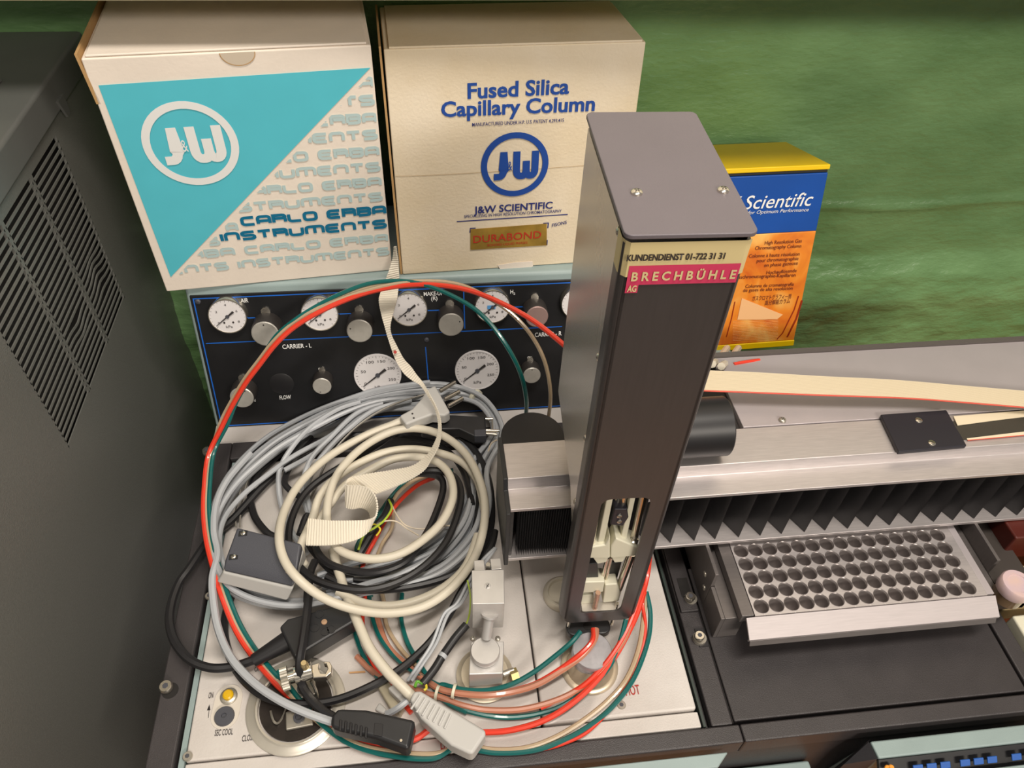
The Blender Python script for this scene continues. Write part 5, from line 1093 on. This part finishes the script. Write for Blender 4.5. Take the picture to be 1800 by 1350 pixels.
tubes('r', Bg + lowL + [(c6, 745, 672, .007), (c6, 860, 760, .007), (c6, 1000, 860, .006), (c6, 1200, 930, .006), (c6, 1400, 900, .006), (c1, -60, 1120, .006), (c1, 100, 1138, .006), (c1, 260, 1142, .007), (c1, 400, 1128, .008), (c1, 560, 1082, .010), (c1, 700, 1005, .014), (c1, 850, 880, .020), (c1, 980, 720, .028), (c1, 1070, 560, .036), (c1, 1130, 420, .044), (c1, 1175, 240, .056), (c1, 1190, 120, .07)], 'bright red plastic tube arching over the gauges and round the whole coil', .0023)
tubes('c', shifted([(c4, x, y, z) for x, y, z in big[4:]], -6, -16) + shifted(lowL, 10, -4) + [(c6, 700, 610, .009), (c6, 830, 745, .009), (c6, 960, 850, .008), (c6, 1120, 930, .008), (c6, 1320, 968, .007), (c6, 1520, 975, .007), (c1, 100, 1220, .005), (c1, 300, 1245, .005), (c1, 480, 1232, .006), (c1, 640, 1175, .007), (c1, 800, 1080, .012), (c1, 950, 960, .018), (c1, 1060, 830, .024), (c1, 1130, 650, .030), (c1, 1160, 440, .036), (c1, 1170, 330, .042)], 'clear yellowish tube beside the red tube on the left side of the coil')
tubes('g', [(c4, 1552, 690, .06), (c4, 1556, 600, .10), (c4, 1530, 480, .135), (c4, 1470, 360, .155), (c4, 1380, 240, .168), (c4, 1280, 160, .174), (c4, 1130, 90, .177), (c4, 1000, 62, .178), (c4, 850, 72, .176), (c4, 720, 118, .170), (c4, 600, 180, .160), (c4, 500, 245, .150), (c4, 425, 310, .138), (c4, 368, 395, .124), (c4, 305, 500, .105), (c4, 245, 610, .085), (c4, 205, 710, .066)] + shifted(lowL, 20, -12, .001) + [(c6, 690, 545, .010), (c6, 800, 690, .010), (c6, 930, 830, .009), (c6, 1080, 930, .008), (c6, 1280, 985, .008), (c6, 1500, 1000, .007), (c1, 80, 1232, .006), (c1, 300, 1262, .005), (c1, 520, 1248, .006), (c1, 700, 1185, .008), (c1, 850, 1100, .012), (c1, 980, 990, .018), (c1, 1100, 830, .024), (c1, 1180, 620, .030), (c1, 1196, 460, .036), (c1, 1172, 330, .042)], 'dark green tube arching over the gauges and down to the black drum')
tubes('c', [(c4, 1655, 690, .06), (c4, 1665, 570, .10), (c4, 1640, 430, .13), (c4, 1580, 310, .150), (c4, 1490, 210, .163), (c4, 1380, 135, .172), (c4, 1260, 80, .176), (c4, 1120, 62, .178), (c4, 960, 76, .177), (c4, 830, 106, .173), (c4, 700, 150, .166), (c4, 590, 205, .157)], 'pale clear tube ending behind the black drum right of the green one', .0018)
tubes('g', [(c5, 1370, 560, .012), (c5, 1180, 590, .012), (c5, 1060, 680, .012), (c5, 940, 850, .012), (c5, 860, 970, .010), (c5, 900, 1100, .008), (c5, 935, 1220, .007), (c6, 1165, 140, .007), (c6, 1190, 280, .007), (c6, 1240, 390, .007), (c6, 1330, 490, .007), (c6, 1430, 560, .008), (c6, 1530, 612, .008), (c1, 0, 868, .009), (c1, 110, 895, .010), (c1, 250, 900, .012), (c1, 390, 865, .016), (c1, 520, 795, .020), (c1, 640, 705, .026), (c1, 740, 620, .032), (c1, 790, 560, .033)], 'dark green tube running in front of the silver valve to the tower foot')
tubes('g', [(c5, 1095, 1200, .007), (c6, 1340, 130, .007), (c6, 1335, 260, .007), (c6, 1365, 380, .007), (c6, 1420, 480, .007), (c6, 1500, 560, .007), (c1, -40, 800, .008), (c1, 0, 960, .006), (c1, 110, 1010, .006), (c1, 250, 1046, .006), (c1, 400, 1056, .006), (c1, 560, 1034, .008), (c1, 700, 982, .012), (c1, 850, 880, .018), (c1, 990, 720, .026), (c1, 1050, 500, .036)] if 0 else [(c6, 1340, 130, .007), (c6, 1335, 260, .007), (c6, 1365, 380, .007), (c6, 1420, 480, .007), (c6, 1470, 560, .007), (c6, 1560, 690, .006), (c6, 1680, 755, .006), (c1, 110, 1014, .006), (c1, 250, 1046, .006), (c1, 400, 1056, .006), (c1, 560, 1034, .008), (c1, 700, 982, .012), (c1, 850, 880, .018), (c1, 960, 760, .026), (c1, 1020, 620, .034), (c1, 1055, 490, .042)], 'dark green tube of the middle bundle passing under the round cap')
tubes('p', [(c6, 1200, 230, .006), (c6, 1260, 400, .006), (c6, 1380, 520, .007), (c6, 1500, 610, .008), (c1, 0, 900, .009), (c1, 110, 920, .010), (c1, 250, 928, .012), (c1, 400, 908, .014), (c1, 540, 866, .018), (c1, 680, 785, .024), (c1, 800, 700, .030), (c1, 870, 610, .0335), (c1, 880, 545, .033)], 'pinkish clear tube just below the green tube in front of the valve', .0026)
tubes('r', [(c1, 300, 922, .010), (c1, 420, 896, .014), (c1, 540, 856, .018), (c1, 680, 772, .025), (c1, 800, 680, .033), (c1, 860, 610, .0355), (c1, 865, 545, .034)], 'short red tube rising to the tower foot')
tubes('p', [(c6, 1100, 1380 / 3, .006), (c6, 1210, 560, .006), (c6, 1330, 610, .006), (c6, 1480, 660, .007), (c1, -20, 940, .007), (c1, 100, 985, .007), (c1, 250, 1014, .007), (c1, 450, 1010, .009), (c1, 650, 958, .013), (c1, 800, 880, .018), (c1, 930, 760, .026), (c1, 1040, 610, .034), (c1, 1100, 450, .042)], 'pinkish clear tube of the middle bundle in front of the injector cap', .0024)
tubes('r', [(c1, 560, 1000, .010), (c1, 700, 935, .014), (c1, 820, 862, .020), (c1, 940, 740, .028), (c1, 1040, 590, .036), (c1, 1110, 430, .044), (c1, 1165, 290, .054)], 'red tube of the middle bundle rising to the right of the tower')
tubes('r', [(c1, 440, 1258, .003), (c1, 560, 1243, .0035), (c1, 690, 1208, .006), (c1, 830, 1140, .010), (c1, 960, 1010, .016), (c1, 1080, 840, .022), (c1, 1150, 650, .028), (c1, 1166, 520, .034), (c1, 1150, 400, .042), (c1, 1165, 330, .05)], 'thin red tube on the inside of the rightmost green tube', .0015)
tubes('r', [(c5, 1270, 600, .014), (c5, 1180, 640, .014), (c5, 1080, 730, .014), (c5, 1010, 830, .013), (c5, 955, 930, .012), (c5, 900, 1040, .010), (c5, 885, 1150, .008), (c6, 1150, 120, .007), (c6, 1130, 260, .006), (c6, 1150, 400, .006), (c6, 1200, 520, .006), (c6, 1280, 620, .006), (c6, 1390, 760, .006)], 'red tube passing through the middle of the coil')
tubes('c', [(c5, 1240, 590, .013), (c5, 1150, 620, .013), (c5, 1060, 710, .013), (c5, 1050, 850, .012), (c5, 990, 960, .011), (c5, 950, 1100, .008), (c5, 1000, 1230, .007), (c6, 1260, 300, .006), (c6, 1340, 430, .006), (c6, 1450, 540, .006)], 'pale clear tube in the middle of the coil beside the red tube', .0018)
tubes('g', [(c6, 1075, 270, .006), (c6, 1110, 400, .006), (c6, 1160, 500, .006), (c6, 1230, 600, .006), (c6, 1300, 700, .006)], 'short dark green tube under the ivory cable below the coil', .0018)
for a, lab in (((c1, 60, 905, .012), 'small white cable tie round the tubes, left of the valve'), ((c6, 1525, 655, .010), 'small white cable tie round the tubes near the pale connector')):
    f, x, y, z = a; p = Z(*f(x, y), z); tag(MB().lathe([(.0052, -.0012), (.0058, -.001), (.0058, .001), (.0052, .0012)], p, (1, -.35, 0), 14, False).out('cable_tie', cream_plastic, smooth=True), lab, 'cable tie')

# --- thin coloured wires and sleeves
yg = mat('yellow_green_wire', srgb(176, 200, 60), .4); wwire = mat('white_wire', srgb(220, 206, 184), .4)
cable('thin_wire', [(c5, 1045, 740, .030), (c5, 1075, 800, .034), (c5, 1120, 850, .034), (c5, 1200, 870, .032), (c5, 1300, 855, .030), (c5, 1400, 850, .028)], .0007, wwire, 'thin white wire lying across the black loops in the middle of the coil', 'wire')
cable('thin_wire', [(c5, 960, 850, .032), (c5, 1010, 828, .036), (c5, 1070, 830, .036), (c5, 1130, 870, .034), (c5, 1190, 905, .032)], .0007, wwire, 'thin cream wire arching just below the white one in the coil', 'wire')
cable('thin_wire', [(c5, 1030, 715, .030), (c5, 1045, 760, .034), (c5, 1010, 820, .036), (c5, 960, 860, .036), (c5, 900, 900, .034), (c5, 870, 980, .030)], .0010, yg, 'yellow-green wire standing up in the middle of the coil', 'wire')
cable('thin_wire', [(c5, 965, 905, .030), (c5, 985, 870, .034), (c5, 950, 845, .034), (c5, 910, 880, .032)], .0008, mat('yellow_wire', srgb(226, 206, 60), .4), 'short yellow wire next to the yellow-green one in the coil', 'wire')
cable('thin_wire', [(c5, 1600, 400, .05), (c5, 1570, 420, .045), (c5, 1555, 460, .04)], .0008, wwire, 'short cream wire by the pins of the black plug', 'wire')
cable('lead_wire', [(c5, 1040, 720, .020), (c5, 1010, 800, .022), (c5, 960, 860, .022), (c5, 900, 960, .020), (c5, 850, 1040, .018)], .0036, rubber, 'short dark sleeve crossing the coil centre beside the red tube', 'cable')
for k, (dx, lab) in enumerate(((0, 'grey lead running down beside the valve, left of the pair'), (22, 'grey lead running down beside the valve, right of the pair'))):
    cable('lead_wire', [(c5, 1590 + dx * .3, 970, .040), (c5, 1520 + dx, 1040, .038), (c5, 1450 + dx, 1150, .034), (c5, 1390 + dx, 1260, .030), (c6, 1560 + dx, 240, .028), (c6, 1500 + dx, 390, .022), (c6, 1430 + dx, 500, .018), (c6, 1370 + dx, 590, .012)], .0014, greycable, lab, 'cable')
cable('sleeved_lead', [(c6, 1680, 295, .030), (c6, 1620, 365, .028), (c6, 1560, 450, .024)], .0034, rubber, 'short black sleeve left of the silver valve, upper of the two', 'cable', n=10)
cable('sleeved_lead', [(c6, 1548, 468, .024), (c6, 1510, 530, .022), (c6, 1450, 605, .020)], .0034, rubber, 'short black sleeve left of the silver valve, lower of the two', 'cable', n=10)
cable('sleeved_lead', [(c6, 1560, 450, .0242), (c6, 1548, 468, .024)], .0037, greycable, 'grey ring joining the two black sleeves left of the valve', 'cable', n=10)
cable('thin_wire', [(c6, 1675, 300, .030), (c6, 1695, 240, .036), (c6, 1700, 140, .042), (c6, 1685, 60, .045)], .0007, yg, 'thin yellowish wire rising from the upper black sleeve along the valve block', 'wire')
cable('thin_wire', [(c6, 1450, 605, .020), (c6, 1420, 595, .020), (c6, 1408, 625, .020)], .0012, mat('green_wire', srgb(110, 180, 60), .4), 'green wire end at the pale connector', 'wire')
cable('thin_wire', [(c6, 1465, 605, .021), (c6, 1468, 630, .021), (c6, 1455, 640, .021)], .0010, MATS['yellow_wire'], 'yellow wire end at the pale connector', 'wire')
tn = thing('cable_clip', 'beige and grey folded clip under the ivory cable, left of the pale connector', 'clip', Z(695, 1210, .01))
slab([c6(1210, 620), c6(1270, 590), c6(1355, 720), c6(1330, 770), c6(1280, 740)], .010, .008, 'clip_plate', mat('beige_plastic', srgb(182, 172, 148), .4), tn)
slab([c6(1262, 625), c6(1300, 600), c6(1375, 680), c6(1345, 712)], .020, .010, 'clip_barrel', greyplastic, tn)
slab([c6(1195, 740), c6(1220, 700), c6(1262, 740), c6(1240, 765)], .006, .003, 'clip_foot', greyplastic, tn)
cable('grey_cable', [(c6, 1260, 765, .016), (c6, 1310, 740, .020), (c6, 1375, 690, .022)], .0026, greycable, 'short grey lead between the black ribbed plug and the pale connector')

# --- chrome clamp over the round port
cl = thing('metal_clamp', 'shiny nickel clamp with knurled knob and hook above the round port', 'clamp', Z(535, 1180, .01))
MB().cyl(Z(*c6(775, 560), .028), Z(*c6(865, 535), .028), .0068, 24).out('clamp_barrel', chrome, cl, smooth=True)
MB().cyl(Z(*c6(728, 575), .028), Z(*c6(775, 560), .028), .0040, 16).out('clamp_neck', chrome, cl, smooth=True)
mb = MB(); a = Z(*c6(705, 583), .028); b = Z(*c6(742, 571), .028); ax = (b - a).normalized(); u_ = ax.orthogonal().normalized(); v_ = ax.cross(u_); ra = []; rb = []
for i in range(48):
    r_ = .0090 if i % 2 else .0082; dd_ = u_ * math.cos(2 * PI * i / 48) + v_ * math.sin(2 * PI * i / 48); ra.append(mb.bm.verts.new(a + dd_ * r_)); rb.append(mb.bm.verts.new(b + dd_ * r_))
for i in range(48): mb.bm.faces.new((ra[i], ra[(i + 1) % 48], rb[(i + 1) % 48], rb[i]))
mb.bm.faces.new(ra[::-1]); mb.bm.faces.new(rb); mb.out('knurled_knob', dullmetal, cl)
hk = [Z(*c6(*a), .034) for a in ((862, 505), (905, 492), (897, 520), (910, 548), (935, 550), (948, 525), (940, 500), (925, 498), (930, 486), (958, 488), (970, 510), (968, 545), (940, 570), (870, 575))]
MB().ext([p - Vector((0, 0, .007)) for p in hk], (0, 0, .007)).out('clamp_hook', chrome, cl, bevel=.0007)
MB().lathe([(.0030, 0), (.0030, .008), (.0020, .010), (1e-5, .010)], Z(*c6(832, 525), .032), (0, 0, 1), 16).out('clamp_screw', mat('brass_light', srgb(216, 196, 150), .25, .8), cl, smooth=True)
MB().tube(cr([Z(*c6(860, 590), .022), Z(*c6(885, 640), .014), Z(*c6(895, 690), .008)], 5), .0013, 8).out('clamp_pin', chrome, cl, smooth=True)
ws = MB().ext([Z(*c6(*a), .0025) for a in ((1060, 545), (1145, 538), (1148, 548), (1062, 552))], (0, 0, .0006)).out('wood_sliver', mat('pale_wood', srgb(206, 160, 112), .7)); tag(ws, 'small pale wood sliver on the oven top, right of the metal clamp', 'wood chip')

# white cable stubs behind the tower, under the yellow box
for a, b, lab in (((1252, 640), (1278, 612), 'pale cable stub under the yellow box, left one'), ((1268, 644), (1298, 612), 'pale cable stub under the yellow box, right one')):
    p0, p1 = Z(*a, .14), Z(*b, .075); tag(MB().tube(cr([p0, p0.lerp(p1, .5) + Vector((0, 0, -.004)), p1], 5), .0035, 8).out('cable_stub', whitecable, smooth=True), lab, 'cable')
p0 = Z(1290, 642, .13); tag(MB().tube(cr([Z(1290, 640, .127), Z(1312, 636, .127), Z(1335, 633, .126)], 4), .0016, 8).out('plastic_tube', redt, smooth=True), 'short red tube end lying behind the silver rear cover', 'tube')
